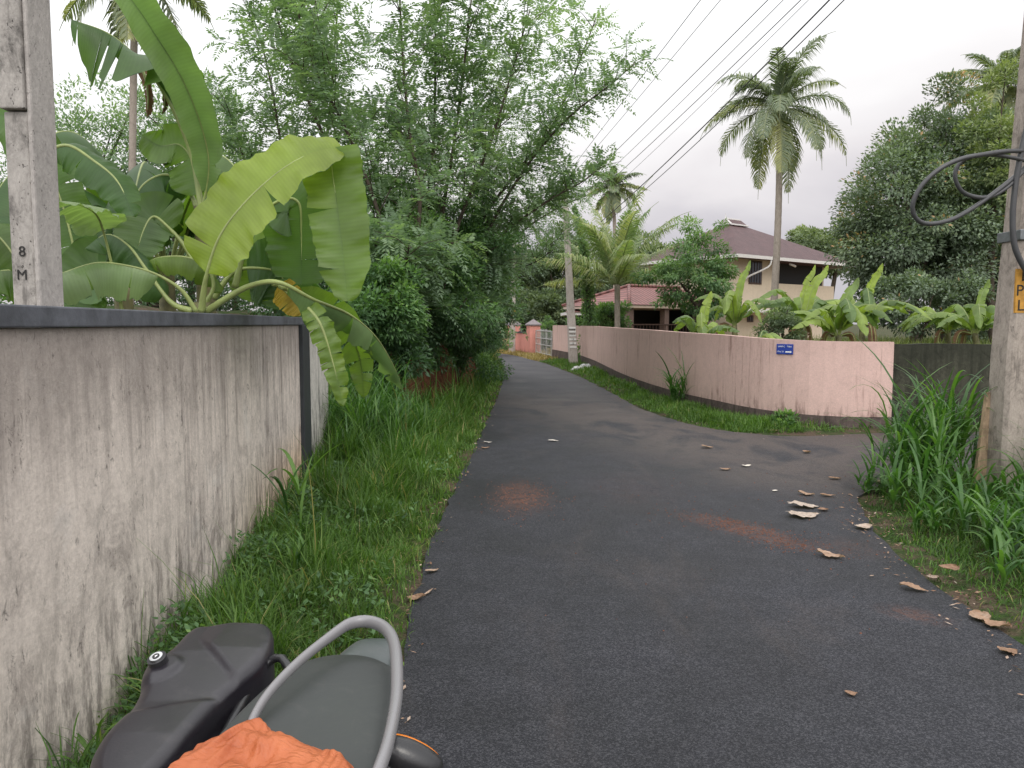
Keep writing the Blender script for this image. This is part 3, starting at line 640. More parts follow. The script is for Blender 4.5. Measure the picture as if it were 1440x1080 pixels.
# ---------------------------------------------------------------- gate group far off
def far_pillar(mbp, mbc, x, y, w, h, ang):
    R = rot_to(ang); box(mbp, (-w/2, -w/2, -.1), (w/2, w/2, h), M=(R, V3(x, y, 0)))
    c = w/2+.06; V = np.array([(-c,-c,h+.002),(c,-c,h+.002),(c,c,h+.002),(-c,c,h+.002),(-c,-c,h+.06),(c,-c,h+.06),(c,c,h+.06),(-c,c,h+.06),(0,0,h+.32)])@R.T+V3(x, y, 0)
    mbc.add(V, [(3,2,1,0),(0,1,5,4),(1,2,6,5),(2,3,7,6),(3,0,4,7)]); mbc.add(V[4:], [(0,1,4),(1,2,4),(2,3,4),(3,0,4)])
gp1 = P(750, 497, 38.0); gp2 = P(722, 494, 41.5); ang = nrm(gp1[:2]-gp2[:2])
for (g, lab, w) in ((gp1, 'pink gate pillar with grey pyramid cap beside the far gate', .55), (gp2, 'pink wall pillar with pyramid cap behind the farthest pole', .6)):
    T1 = thing('gate_pillar', lab, 'pillar', (g[0], g[1], 0)); a, b = MB(), MB(); far_pillar(a, b, g[0], g[1], w, 1.45, ang)
    a.build('shaft', M['pinkfar'], T1); b.build('pillar_cap', plain('cap_grey', (.22, .19, .20), .8), T1)
FW = thing('boundary_wall', 'low bright pink wall between the two capped pillars', 'wall', (float((gp1[0]+gp2[0])/2), 39.8, 0))
mb = MB(); q = np.array([gp2[:2]+ang*.31, gp1[:2]-ang*.29]); q = np.linspace(q[0], q[1], 8); ribbon_wall(mb, q, .15, np.full(8, -.1), np.full(8, 1.05)); mb.build('wall_face', M['pinkfar'], FW)
mb = MB(); ribbon_wall(mb, q, .19, np.full(8, 1.052), np.full(8, 1.12)); mb.build('coping', M['strip'], FW)
mb = MB(); qq = q[2]+np.array([0, -.06]); box(mb, (qq[0]-.05, qq[1]-.05, -.1), (qq[0]+.07, qq[1]+.03, 1.15)); mb.build('dark_post', M['strip'], FW)
FW2 = thing('boundary_wall', 'bright pink wall curving away left of the farthest pole', 'wall', (-1.5, 45, 0))
q = catmull([P(717, 490, 42.5)[:2], P(700, 490, 44.5)[:2], P(670, 490, 47)[:2], P(620, 490, 50)[:2]], 30)
mb = MB(); ribbon_wall(mb, q, -.15, np.full(30, .28), np.full(30, 1.1)); mb.build('wall_face', M['pinkfar'], FW2)
mb = MB(); ribbon_wall(mb, q, -.2, np.full(30, -.1), np.full(30, .279)); mb.build('plinth', M['strip'], FW2)
GT = thing('metal_gate', 'pale grey open bar gate between pillar and pink wall', 'gate', (1.5, 36, 0))
a = gp1[:2]+ang*.45; b = PWc[-1]+np.array([-.02, .25]) ; 
mb = MB(); Lg = np.linalg.norm(b-a); dg = (b-a)/Lg
for z in (.15, .55, .85, 1.2):
    tube(mb, [V3(*a, z), V3(*b, z)], .022, 6)
mb.build('gate_frame', M['greymetal'], GT)
mb = MB()
for i in range(13):
    p = a+dg*Lg*i/12; tube(mb, [V3(*p, .1), V3(*p, 1.22+.08*math.sin(i/12*PI))], .014 if i % 4 else .03, 6)
mb.build('bars', M['greymetal'], GT)
# ---------------------------------------------------------------- poles
LP = thing('utility_pole', 'broad flat concrete pole standing right behind the left wall', 'pole', (-1.8, 2.75, 0))
a0 = P(13, 440, 2.75); a1 = P(54, 440, 2.75); xm = a0[0]+(a1[0]-a0[0])*.83
mb = MB(); box(mb, (xm+.001, 2.765, -.2), (a1[0], 2.915, 8)); bevel(mb.build('smooth_flange', M['conc_smooth'], LP), .008)
ledge = P(30, 152, 2.75)[2]
mb = MB(); box(mb, (a0[0], 2.775, -.2), (xm, 2.91, ledge-.004)); bevel(mb.build('rough_face', M['conc_rough'], LP), .006)
mb = MB(); box(mb, (a0[0], 2.752, ledge), (xm, 2.91, 8)); bevel(mb.build('rough_face', M['conc_rough'], LP), .006)
for body, (px, py) in (('8', (31, 354)), ('M', (31, 387))):
    p = P(px, py, 2.772); text_mesh('cast_letter', body, .052, M['blackpaint'], LP, Matrix.Translation(p)@Matrix.Rotation(PI/2, 4, 'X'))
RPt = thing('utility_pole', 'near tapered concrete pole on the right with yellow painted patch', 'pole', (4.75, 6.6, 0))
YR = 6.6
bl, tl = P(1368, 705, YR), P(1440, 0, YR)
mb = MB(); zs = np.linspace(-.2, 8.2, 30); V = []
for z in zs:
    l = np.interp(z, [bl[2], 1.35, 2.35, tl[2], 8.2], [P(1382, 705, YR+.25)[0], P(1394, 480, YR+.25)[0], P(1411, 320, YR+.25)[0], P(1441, 0, YR+.25)[0], P(1441, 0, YR+.25)[0]+.12]) if z > bl[2] else P(1382, 705, YR+.25)[0]-.03*(bl[2]-z)
    w = .42-.022*z; V += [(l+.03, YR, z), (l+w-.03, YR, z), (l+w, YR+.03, z), (l+w, YR+.25, z), (l, YR+.25, z), (l, YR+.03, z)]
n = len(zs); i = np.arange(n-1)[:, None]*6; j = np.arange(6)[None]; kx = (j+1) % 6
mb.add(V, np.stack([i+j, i+kx, i+6+kx, i+6+j], -1).reshape(-1, 4)); mb.F.append((np.array([[0,1,2,3,4,5]])+(n-1)*6, 0))
mb.build('shaft', M['conc_pole'], RPt)
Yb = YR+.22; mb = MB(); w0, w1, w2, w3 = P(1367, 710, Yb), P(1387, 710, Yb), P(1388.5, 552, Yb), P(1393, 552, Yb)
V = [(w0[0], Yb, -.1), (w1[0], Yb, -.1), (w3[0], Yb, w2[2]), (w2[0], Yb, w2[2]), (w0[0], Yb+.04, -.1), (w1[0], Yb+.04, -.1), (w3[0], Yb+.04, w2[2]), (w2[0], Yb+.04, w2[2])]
mb.add(V, [(0,1,2,3),(7,6,5,4),(0,3,7,4),(3,2,6,7),(1,5,6,2)]); mb.build('lit_face_wedge', M['conc_lit'], RPt)  # tan wedge stands in for the lit side face of the shaft
lb = P(1405, 330, YR+.27)[0]+.02; zb = P(1404, 330, YR)[2]
mb = MB(); box(mb, (lb-.02, YR-.02, zb-.045), (lb+.50, YR+.30, zb+.045)); bevel(mb.build('steel_band', M['band'], RPt), .006)
mb = MB(); p0, p1 = P(1425, 378, YR), P(1425, 440, YR); box(mb, (p0[0]+.03, YR-.004, p1[2]), (p0[0]+.28, YR+.02, p0[2])); mb.build('painted_patch', M['yellow'], RPt)
for body, px, py in (('E A', 1452, 388), ('PV', 1441, 409), ('L6', 1441, 430)):
    p = P(px, py, YR-.006); text_mesh('painted_letters', body, .135, M['blackpaint'], RPt, Matrix.Translation(p)@Matrix.Rotation(PI/2, 4, 'X'))
mb = MB(); xc = P(1440, 0, YR)[0]+.25; box(mb, (xc-.9, YR-.06, 7.72), (xc+.9, YR, 7.82)); mb.build('crossarm', M['band'], RPt)
# cables on the near pole
def curve_tube(name, pts, r, mat, n=60, seg=8, parent=None):
    mb = MB(); tube(mb, catmull(pts, n), r, seg); return mb.build(name, mat, parent, True)
c1 = [P(x, y, YR-d) for x, y, d in ((1440, 212, .05), (1412, 213, .15), (1385, 217, .25), (1350, 224, .3), (1318, 240, .32), (1294, 264, .32), (1283, 290, .3), (1290, 309, .28), (1308, 315, .25), (1340, 308, .22), (1375, 288, .15), (1405, 266, .08), (1425, 250, .03), (1450, 228, -.05))]
c2 = [P(x, y, YR-d) for x, y, d in ((1450, 228, .0), (1425, 222, .1), (1400, 218, .15), (1372, 219, .2), (1350, 229, .2), (1343, 248, .2), (1352, 268, .18), (1372, 277, .15), (1395, 276, .1), (1418, 262, .05), (1440, 240, .0))]
tag(curve_tube('cable_loop', c1, .019, M['cablemat']), 'large loop of thick grey cable hanging off the right pole', 'cable', 'spare cable loops on the near pole')
tag(curve_tube('cable_loop', c2, .017, M['cablemat']), 'smaller inner loop of thick cable beside the right pole', 'cable', 'spare cable loops on the near pole')
c3 = [P(x, y, YR-.05) for x, y in ((1452, 150), (1438, 205), (1428, 260), (1424, 310), (1428, 350), (1446, 385), (1470, 410))]
tag(curve_tube('cable', c3, .024, M['cablemat']), 'thick black cable running down the face of the right pole', 'cable')
# mid pole
def pole(label, base, top, w0, w1, tagtxt, arm=None):
    T = thing('utility_pole', label, 'pole', (base[0], base[1], 0)); mb = MB(); n = 14; V = []
    b = V3(base[0], base[1], -.2)
    for i in range(n):
        t = i/(n-1); c = b*(1-t)+top*t; w = (w0*(1-t)+w1*t)/2; V += [(c[0]-w, c[1]-w*.7, c[2]), (c[0]+w, c[1]-w*.7, c[2]), (c[0]+w, c[1]+w*.7, c[2]), (c[0]-w, c[1]+w*.7, c[2])]
    i = np.arange(n-1)[:, None]*4; j = np.arange(4)[None]; kx = (j+1) % 4
    mb.add(V, np.stack([i+j, i+kx, i+4+kx, i+4+j], -1).reshape(-1, 4)); mb.F.append((np.array([[0,1,2,3]])+(n-1)*4, 0))
    bevel(mb.build('shaft', M['conc_far'], T), .02, 1)
    return T
bm = G(807, 515.5); tm = P(794, 262, bm[1])
TM = pole('pale concrete pole standing in front of the far end of the pink wall', bm, tm, .34, .17, None)
mb = MB(); box(mb, (tm[0]-.35, bm[1]-.1, tm[2]-.35), (tm[0]+.75, bm[1]-.03, tm[2]-.27)); box(mb, (tm[0]-.25, bm[1]-.1, tm[2]+.1), (tm[0]+.25, bm[1]-.03, tm[2]+.17)); mb.build('crossarm', M['band'], TM)
for ii in range(3):
    mb = MB(); x = tm[0]-.25+ii*.45; tube(mb, [V3(x, bm[1]-.06, tm[2]-.27), V3(x, bm[1]-.06, tm[2]-.12)], [.05, .03], 8); mb.build('insulator', M['white'], TM)
mbw = MB(); pz0, pz1 = P(805, 488, bm[1])[2], P(805, 461, bm[1])[2]; xb = lambda z: np.interp(z, [0, tm[2]], [bm[0], tm[0]])
for ii in range(6):
    z = pz0+(pz1-pz0)*ii/5; box(mbw, (xb(z)-.12, bm[1]-.128, z-.03), (xb(z)+.12, bm[1]-.10, z+.035))
mbw.build('notice_patch', M['white'], TM)
for ii, tx in enumerate(('KSEB', 'MKR', '12', '/3')):
    z = pz0+(pz1-pz0)*(4.5-ii*1.2)/5
    text_mesh('painted_letters', tx, .10, M['blackpaint'], TM, Matrix.Translation((xb(z), bm[1]-.131, z))@Matrix.Rotation(PI/2, 4, 'X'))
bf = P(720, 494, 39.5); tf = P(722, 345, 39.5)
TF = pole('farthest slim concrete pole at the road bend with ochre number band', V3(bf[0], bf[1], 0), tf, .34, .24, None)
zz = P(720, 441, 39.5)[2]; mb = MB(); box(mb, (bf[0]-.14, 39.5-.14, zz-.16), (bf[0]+.18, 39.5-.10, zz+.16)); mb.build('painted_patch', M['yellow'], TF)
mb = MB(); box(mb, (tf[0]-.6, 39.3, tf[2]-.5), (tf[0]+.6, 39.38, tf[2]-.4)); mb.build('crossarm', M['band'], TF)
# overhead wires: near pole top -> mid pole
def wire(x0, pB, sag, r, label, yB, xoff=0):
    B = P(pB[0], pB[1], yB)
    # near end on the crossarm plane of the near pole
    sl = (x0-pB[0])/(0-pB[1]); zA = 7.9; d = None
    py = -560; px = x0+sl*py; A = P(px, py, YR); 
    pts = [A*(1-t)+B*t-V3(0, 0, sag*4*t*(1-t)) for t in np.linspace(0, 1, 40)]
    mb = MB(); tube(mb, pts, r, 5); o = mb.build('overhead_wire', M['wire'], None, True)
    tag(o, label, 'wire', 'overhead wires along the lane')
for a in ((985, (800, 242), .0, .007, 'topmost thin overhead wire, leftmost of the bundle'), (1010, (802, 250), .05, .006, 'second thin overhead wire from the left'),
          (1076, (815, 262), .05, .008, 'third overhead wire, alone in the gap of the bundle'), (1094, (830, 266), .10, .006, 'fourth overhead wire, close right of the third'),
          (1117, (835, 275), .12, .008, 'fifth overhead wire in the middle of the close group'), (1128, (850, 276), .12, .005, 'sixth overhead wire, thin, in the close group'),
          (1152, (845, 312), .20, .013, 'thickest dark overhead cable running down behind the tall palm'), (1168, (848, 316), .26, .009, 'rightmost overhead wire above the tall palm')):
    wire(a[0], a[1], a[2], a[3], a[4], bm[1])
# ---------------------------------------------------------------- banana leaves
def banana_leaf(mid, nh, width, prof=None, fold=-.25, tears=(3, 3), pet=.18, tint=.5, parent=None, mat='banana', r0=.022, seed=0, asym=(1, 1), name='leaf', n=56, wav=.012, droop=.3, endp=1.0, nh2=None):
    r = np.random.default_rng(seed); p = catmull(mid, n); T, A_, B_ = frames(p)
    nh = np.asarray(nh, float); nh2 = nh if nh2 is None else np.asarray(nh2, float)
    s = np.linspace(0, 1, n); NH = nh[None]*(1-s[:, None])+nh2[None]*s[:, None]
    Sd = nrm(np.cross(T, NH)); Nn = np.cross(Sd, T)
    mb = MB(); L = np.linalg.norm(np.diff(p, axis=0), axis=1).sum()
    tube(mb, p, np.interp(s, [0, pet, 1], [r0, r0*.55, .002]), 7, .6, 1)
    i0 = int(pet*(n-1)); ts = s[i0:]; t = (ts-ts[0])/(ts[-1]-ts[0])
    m = 8; UU = np.array([0, 1/6, 2/6, 3/6, 4/6, 5/6, .965, 1.])
    for side in (-1, 1):
        asy = asym[0] if side < 0 else asym[1]
        cuts = np.sort(r.uniform(.05, .97, tears[0 if side < 0 else 1])); ed = np.r_[0, cuts, 1]
        for a, b in zip(ed[:-1], ed[1:]):
            if b-a < .015: continue
            kk = max(3, int((b-a)*44)+2); tl = np.linspace(a, b, kk); f = fold+r.normal(0, .12 if len(cuts) > 4 else .04); cm = (a+b)/2; gap = .10 if len(cuts) else 0
            u = UU; TT = cm+(tl[:, None]-cm)*(1-gap*u[None]**2*(a > 0 or b < 1))
            si = ts[0]+TT*(ts[-1]-ts[0])
            get = lambda arr: np.stack([np.interp(si, s, arr[:, c]) for c in range(3)], -1)
            pm, sd, nn = get(p), get(Sd), get(Nn)
            w = width*asy*np.clip(TT/.13, 0, 1)**.55*np.clip(1-TT**5*endp, 0.0, 1)**.7*(1+.03*np.sin(TT*37+side))
            if prof is not None: w = width*asy*np.interp(TT, prof[0], prof[1])*(1+.03*np.sin(TT*29+side*2)+.015*np.sin(TT*67))
            ang = f*(1+.8*u[None])
            off = sd*side*(w*u[None]*np.cos(ang))[..., None]+nn*(w*u[None]*np.sin(ang))[..., None]
            wv = wav*np.sin(TT*r.uniform(20, 30)+r.uniform(0, 6))*u[None]**2+wav*.5*np.sin(TT*71+3*u[None])*u[None]
            Vv = pm+off+nn*wv[..., None]+nn*.004
            Vv[..., 2] -= droop*w*u[None]**2*.5
            mb.add(Vv.reshape(-1, 3), grid_faces(kk, m), np.where(((u[None]+TT*0) > .99)&(np.sin(TT*47+r.uniform(0, 6))+np.sin(TT*113) > .5-.8*(TT > .85)), 0.0, np.clip(tint+.03*r.normal()+.05*(u[None]+TT*0), .12, 1)).ravel(), (TT*L).ravel(), 0)
    return mb.build(name, [M[mat], M['petiole']], parent, True)
def PP(*a): return [P(x, y, d) for x, y, d in a]
back = V3(0, -1, .15)
def bstem(parent, base, top, r, name='pseudostem'):
    mb = MB(); pts = catmull([base, (np.array(base)+top)/2+V3(.02, 0, 0), top], 16); tube(mb, pts, np.linspace(r, r*.65, 16), 12); return mb.build(name, M['bstem'], parent, True)
B1 = thing('banana_plant', 'large banana plant whose bright leaf arches over the left wall', 'banana plant', (-1.9, 4.6, .2))
bstem(B1, P(287, 640, 4.65), P(285, 425, 4.6), .085)
def BL(pts, nh, w, **kw): return banana_leaf(PP(*pts), nh, w, parent=B1, **kw)
# the big bright arching leaf
BL([(283, 438, 4.45), (290, 390, 4.40), (310, 332, 4.36), (346, 284, 4.34), (392, 242, 4.34), (430, 219, 4.38), (460, 210, 4.45), (484, 212, 4.53)], V3(-.1, -1, .35), .235, prof=([0, .02, .08, .2, .4, .55, .75, .92, 1], [0, .45, .85, 1.0, 1.0, .85, .66, .5, .12]), fold=.10, tears=(1, 1), pet=.17, tint=.95, seed=3, wav=.02, droop=.05, asym=(1.0, 1.0), n=90)
BL([(464, 208, 4.50), (466, 222, 4.5), (468, 245, 4.5), (477, 310, 4.45), (484, 370, 4.42), (488, 424, 4.40)], V3(.02, -1, 0), .175, prof=([0, .05, .5, .8, .97, 1], [.95, 1.02, 1.0, .85, .4, .15]), fold=.06, tears=(0, 2), pet=.01, r0=.010, tint=.70, seed=4, wav=.016, droop=0, asym=(1.0, .95), n=60)
# fold of the leaf behind, hanging
BL([(330, 405, 4.75), (352, 320, 4.8), (392, 283, 4.8), (420, 285, 4.8), (424, 330, 4.8), (424, 400, 4.75)], V3(0, -1, .1), .23, fold=.05, tears=(2, 2), pet=.45, tint=.45, seed=5, endp=.6, droop=.1)
BL([(300, 420, 4.9), (330, 382, 4.95), (372, 378, 4.95), (396, 388, 4.95), (398, 412, 4.95), (398, 436, 4.95)], V3(0, -1, .1), .22, fold=.1, tears=(3, 3), pet=.4, tint=.35, seed=6)
BL([(295, 400, 5.0), (320, 350, 5.0), (352, 342, 5.0), (362, 370, 5.0), (352, 425, 5.0)], V3(0, -1, .2), .21, fold=.1, tears=(1, 2), pet=.35, tint=.7, seed=7)
# low leaf leaning over the coping, torn
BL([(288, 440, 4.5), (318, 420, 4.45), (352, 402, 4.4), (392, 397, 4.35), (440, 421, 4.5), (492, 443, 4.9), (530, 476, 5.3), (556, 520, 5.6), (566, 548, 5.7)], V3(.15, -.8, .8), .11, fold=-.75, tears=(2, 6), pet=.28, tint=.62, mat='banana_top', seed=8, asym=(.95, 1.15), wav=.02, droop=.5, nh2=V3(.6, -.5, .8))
BL([(395, 402, 4.5), (440, 425, 4.8), (480, 450, 5.1), (505, 500, 5.4), (512, 560, 5.5)], V3(.2, -1, .1), .12, fold=.1, tears=(7, 7), pet=.1, tint=.65, seed=9, wav=.02)
BL([(405, 405, 4.55), (425, 425, 4.5), (450, 455, 4.45), (468, 510, 4.45), (483, 572, 4.45)], V3(.5, -1, .2), .075, fold=.1, tears=(8, 8), pet=.2, tint=.72, seed=10, wav=.02)
BL([(385, 398, 4.6), (400, 408, 4.65), (415, 425, 4.65), (430, 440, 4.65)], V3(0, -1, .2), .09, fold=.1, tears=(1, 1), pet=.1, tint=.6, seed=12, mat='yellowleaf')
# upper leaves
B2 = thing('banana_plant', 'tall banana plant behind the left wall with leaf reaching past the frame top', 'banana plant', (-2.3, 5.1, .2))
bstem(B2, P(290, 640, 5.3), P(284, 290, 5.2), .08)
def BL2(pts, nh, w, **kw): return banana_leaf(PP(*pts), nh, w, parent=B2, **kw)
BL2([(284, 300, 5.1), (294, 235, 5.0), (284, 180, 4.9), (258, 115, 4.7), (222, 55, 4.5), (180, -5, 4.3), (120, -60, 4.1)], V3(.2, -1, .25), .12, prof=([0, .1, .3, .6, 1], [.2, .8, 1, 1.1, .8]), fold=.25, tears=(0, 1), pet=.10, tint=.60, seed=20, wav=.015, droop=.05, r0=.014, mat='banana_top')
BL2([(284, 300, 5.1), (272, 228, 5.1), (250, 168, 5.05), (222, 118, 5.0), (190, 78, 4.9), (150, 46, 4.8), (100, 28, 4.7)], V3(-.7, -.55, .9), .32, fold=-.75, tears=(7, 1), pet=.48, tint=.42, seed=21, droop=.6, asym=(1, .25), wav=.02)
BL2([(284, 310, 5.15), (275, 240, 5.2), (255, 205, 5.2), (225, 205, 5.2), (200, 190, 5.2)], V3(-.1, -1, .2), .17, fold=.2, tears=(1, 1), pet=.2, tint=.58, seed=22)
BL2([(280, 300, 5.2), (262, 262, 5.25), (232, 246, 5.25), (200, 262, 5.2), (185, 300, 5.15), (182, 350, 5.1)], V3(-.3, -.5, .9), .2, fold=-.6, tears=(3, 3), pet=.2, tint=.35, seed=23, droop=.4)
BL2([(285, 390, 5.0), (262, 350, 5.0), (235, 318, 5.0), (215, 305, 5.0), (200, 330, 4.95), (190, 372, 4.9)], V3(0, -1, .3), .2, fold=.1, tears=(2, 2), pet=.42, tint=.5, seed=24)
B3 = thing('banana_plant', 'leftmost banana plant, partly hidden by the broad left pole', 'banana plant', (-2.7, 4.2, .2))
bstem(B3, P(180, 640, 4.3), P(172, 400, 4.3), .07)
def BL3(pts, nh, w, **kw): return banana_leaf(PP(*pts), nh, w, parent=B3, **kw)
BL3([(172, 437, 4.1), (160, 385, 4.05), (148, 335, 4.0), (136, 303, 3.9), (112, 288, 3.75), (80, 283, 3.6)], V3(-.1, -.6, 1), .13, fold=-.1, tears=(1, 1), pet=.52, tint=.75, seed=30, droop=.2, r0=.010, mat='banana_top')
BL3([(60, 215, 4.4), (95, 205, 4.4), (130, 225, 4.4), (165, 255, 4.35), (188, 305, 4.3)], V3(.2, -.8, .7), .13, fold=-.3, tears=(2, 2), pet=.05, tint=.36, seed=31, droop=.3)
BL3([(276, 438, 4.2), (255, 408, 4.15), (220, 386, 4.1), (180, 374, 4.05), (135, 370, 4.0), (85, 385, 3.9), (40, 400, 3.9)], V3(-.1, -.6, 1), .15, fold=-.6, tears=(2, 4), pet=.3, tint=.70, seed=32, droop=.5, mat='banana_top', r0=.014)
BL3([(270, 438, 4.5), (240, 425, 4.5), (205, 378, 4.5), (180, 345, 4.5), (150, 330, 4.5), (120, 350, 4.45)], V3(-.2, -.5, 1), .15, fold=-.5, tears=(4, 4), pet=.25, tint=.3, seed=33, droop=.4)
BL3([(280, 440, 4.6), (300, 405, 4.6), (290, 375, 4.6), (262, 362, 4.6), (225, 362, 4.6), (200, 372, 4.6)], V3(.1, -.5, 1), .11, fold=-.6, tears=(2, 2), pet=.2, tint=.75, seed=34)
BL3([(172, 440, 4.7), (160, 400, 4.7), (140, 375, 4.7), (115, 400, 4.7), (105, 460, 4.7)], V3(0, -1, .2), .22, fold=.1, tears=(3, 3), pet=.2, tint=.4, seed=35)
BL3([(120, 440, 4.9), (100, 330, 4.9), (70, 240, 4.9), (30, 180, 4.9), (-20, 150, 4.9)], V3(-.1, -1, .3), .2, fold=.1, tears=(2, 3), pet=.1, tint=.45, seed=36)
BL3([(60, 440, 5.1), (20, 360, 5.1), (-20, 320, 5.1), (-60, 330, 5.0)], V3(-.1, -.8, .6), .22, fold=-.3, tears=(3, 3), pet=.1, tint=.55, seed=37)
BL3([(150, 460, 5.2), (70, 400, 5.2), (10, 380, 5.1), (-40, 400, 5.0)], V3(-.1, -.8, .6), .22, fold=-.3, tears=(3, 3), pet=.1, tint=.5, seed=38)
B4 = thing('banana_plant', 'shadowed banana plant behind the middle of the left wall', 'banana plant', (-2.9, 6.6, .2))
bstem(B4, P(230, 560, 6.6), P(235, 380, 6.6), .09)
r4 = np.random.default_rng(44)
for i in range(11):
    a = r4.uniform(0, 2*PI); ln = r4.uniform(1.2, 1.9); o = P(235, 395, 6.6); h = r4.uniform(.5, 1.1)
    d = V3(math.cos(a), math.sin(a), 0); pts = [o, o+d*ln*.2+V3(0, 0, h*.6), o+d*ln*.5+V3(0, 0, h), o+d*ln*.8+V3(0, 0, h*.6), o+d*ln+V3(0, 0, h*.0)]
    banana_leaf(pts, V3(0, 0, 1), .24, fold=-.35, tears=(3, 3), pet=.18, tint=r4.uniform(.25, .6), parent=B4, seed=50+i, droop=.3)
# dried hanging leaf
mbd = MB(); r5 = np.random.default_rng(6); o = P(196, 95, 5.0)
pts = PP((190, 80, 5.0), (203, 105, 5.0), (208, 135, 5.0), (207, 165, 5.0))
banana_leaf(pts, V3(.3, -1, 0), .075, fold=-.7, tears=(4, 4), pet=.05, tint=.5, parent=B2, mat='brownleaf', seed=71, wav=.02, name='dead_leaf')
banana_leaf([q+V3(.05, .05, 0) for q in PP((193, 85, 5.0), (212, 110, 5.0), (216, 140, 5.0), (213, 158, 5.0))], V3(.3, -1, 0), .05, fold=-.7, tears=(3, 3), pet=.05, tint=.2, parent=B2, mat='brownleaf', seed=72, wav=.02, name='dead_leaf')
# generic small banana plant (garden)
def banana_plant(label, x, y, h, n, seed, ln=1.5, tint=(.3, .9), w=.22, upr=2, group='banana plants behind the pink wall', dry=1):
    r = np.random.default_rng(seed); z0 = float(height(np.array([x]), np.array([y]))[0])
    T = thing('banana_plant', label, 'banana plant', (x, y, z0), group)
    mb = MB(); top = V3(x+r.normal(0, .08), y, z0+h*.55); pts = catmull([V3(x, y, z0-.1), (V3(x, y, z0)+top)/2+V3(.03, 0, 0), top], 10); tube(mb, pts, np.linspace(.11, .06, 10), 10)
    mb.build('pseudostem', M['bstem'], T, True)
    for i in range(n):
        a = i*2.4+r.uniform(-.4, .4); l = ln*r.uniform(.75, 1.3); hh = h*.45*r.uniform(.5, 1.15); d = V3(math.cos(a), math.sin(a), 0)
        end = r.uniform(-.1, .9)
        if i < upr: l *= .35; hh = h*.6*r.uniform(.9, 1.1); end = 1.35
        pts = [top-V3(0, 0, .1), top+d*l*.15+V3(0, 0, hh*.45), top+d*l*.45+V3(0, 0, hh*.95), top+d*l*.8+V3(0, 0, hh*(.6+.4*end)), top+d*l+V3(0, 0, hh*end)]
        nv = V3(0, 0, 1) if i >= upr else -d*.3+V3(r.normal(0, .3), -1, .2)
        banana_leaf(pts, nv, w*(r.uniform(.62, 1.0) if i >= upr else .62), fold=-.3 if i >= upr else .15, tears=(r.integers(3, 13), r.integers(3, 13)), pet=.14, tint=np.clip(r.uniform(*tint)+(.3 if i < upr else 0), 0, 1), parent=T, mat='banana_far', seed=seed*31+i, droop=.3, n=28)
    for i in range(dry):
        a = r.uniform(0, 2*PI); d = V3(math.cos(a), math.sin(a), 0)
        banana_leaf([top-V3(0, 0, .05), top+d*.3, top+d*.4-V3(0, 0, .4), top+d*.38-V3(0, 0, .9)], V3(0, -1, 0), .10, fold=-.5, tears=(4, 4), pet=.1, tint=.6, parent=T, mat='brownleaf', seed=seed+400+i, n=20, name='dead_leaf')
    return T
def gx(px, Y): return (px-720)/F*Y/ _c
for lab, px, Y, h, n, sd, ln, w, up in (
    ('young banana plant with one pale upright leaf in front of the porch', 983, 17.0, 1.35, 9, 1, .85, .18, 1),
    ('banana plant with a tall spear-like upright leaf near the house corner', 1030, 18.5, 1.85, 8, 2, .8, .15, 1),
    ('small banana plant low behind the pink wall under the house window', 1052, 16.2, .95, 6, 3, .6, .14, 0),
    ('banana plant with a broad pale upright leaf, left of the middle pair', 1130, 18.5, 1.9, 12, 4, 1.25, .20, 1),
    ('banana plant with long ragged leaves spreading right above the pink wall', 1180, 17.0, 1.6, 13, 5, 1.35, .19, 1),
    ('banana plant behind the right end of the pink wall', 1205, 19.5, 1.9, 11, 6, 1.3, .19, 1),
    ('banana plant left in the pair behind the dark wall', 1330, 20.0, 1.6, 11, 7, 1.2, .19, 0),
    ('banana plant right in the pair behind the dark wall, nearest the pole', 1375, 18.5, 1.65, 12, 8, 1.3, .19, 1),
    ('banana plant rising in front of the balcony', 1120, 21.0, 1.9, 10, 11, 1.1, .16, 1)):
    banana_plant(lab, gx(px, Y), Y, h, n, sd, ln, w=w, upr=up, dry=2)
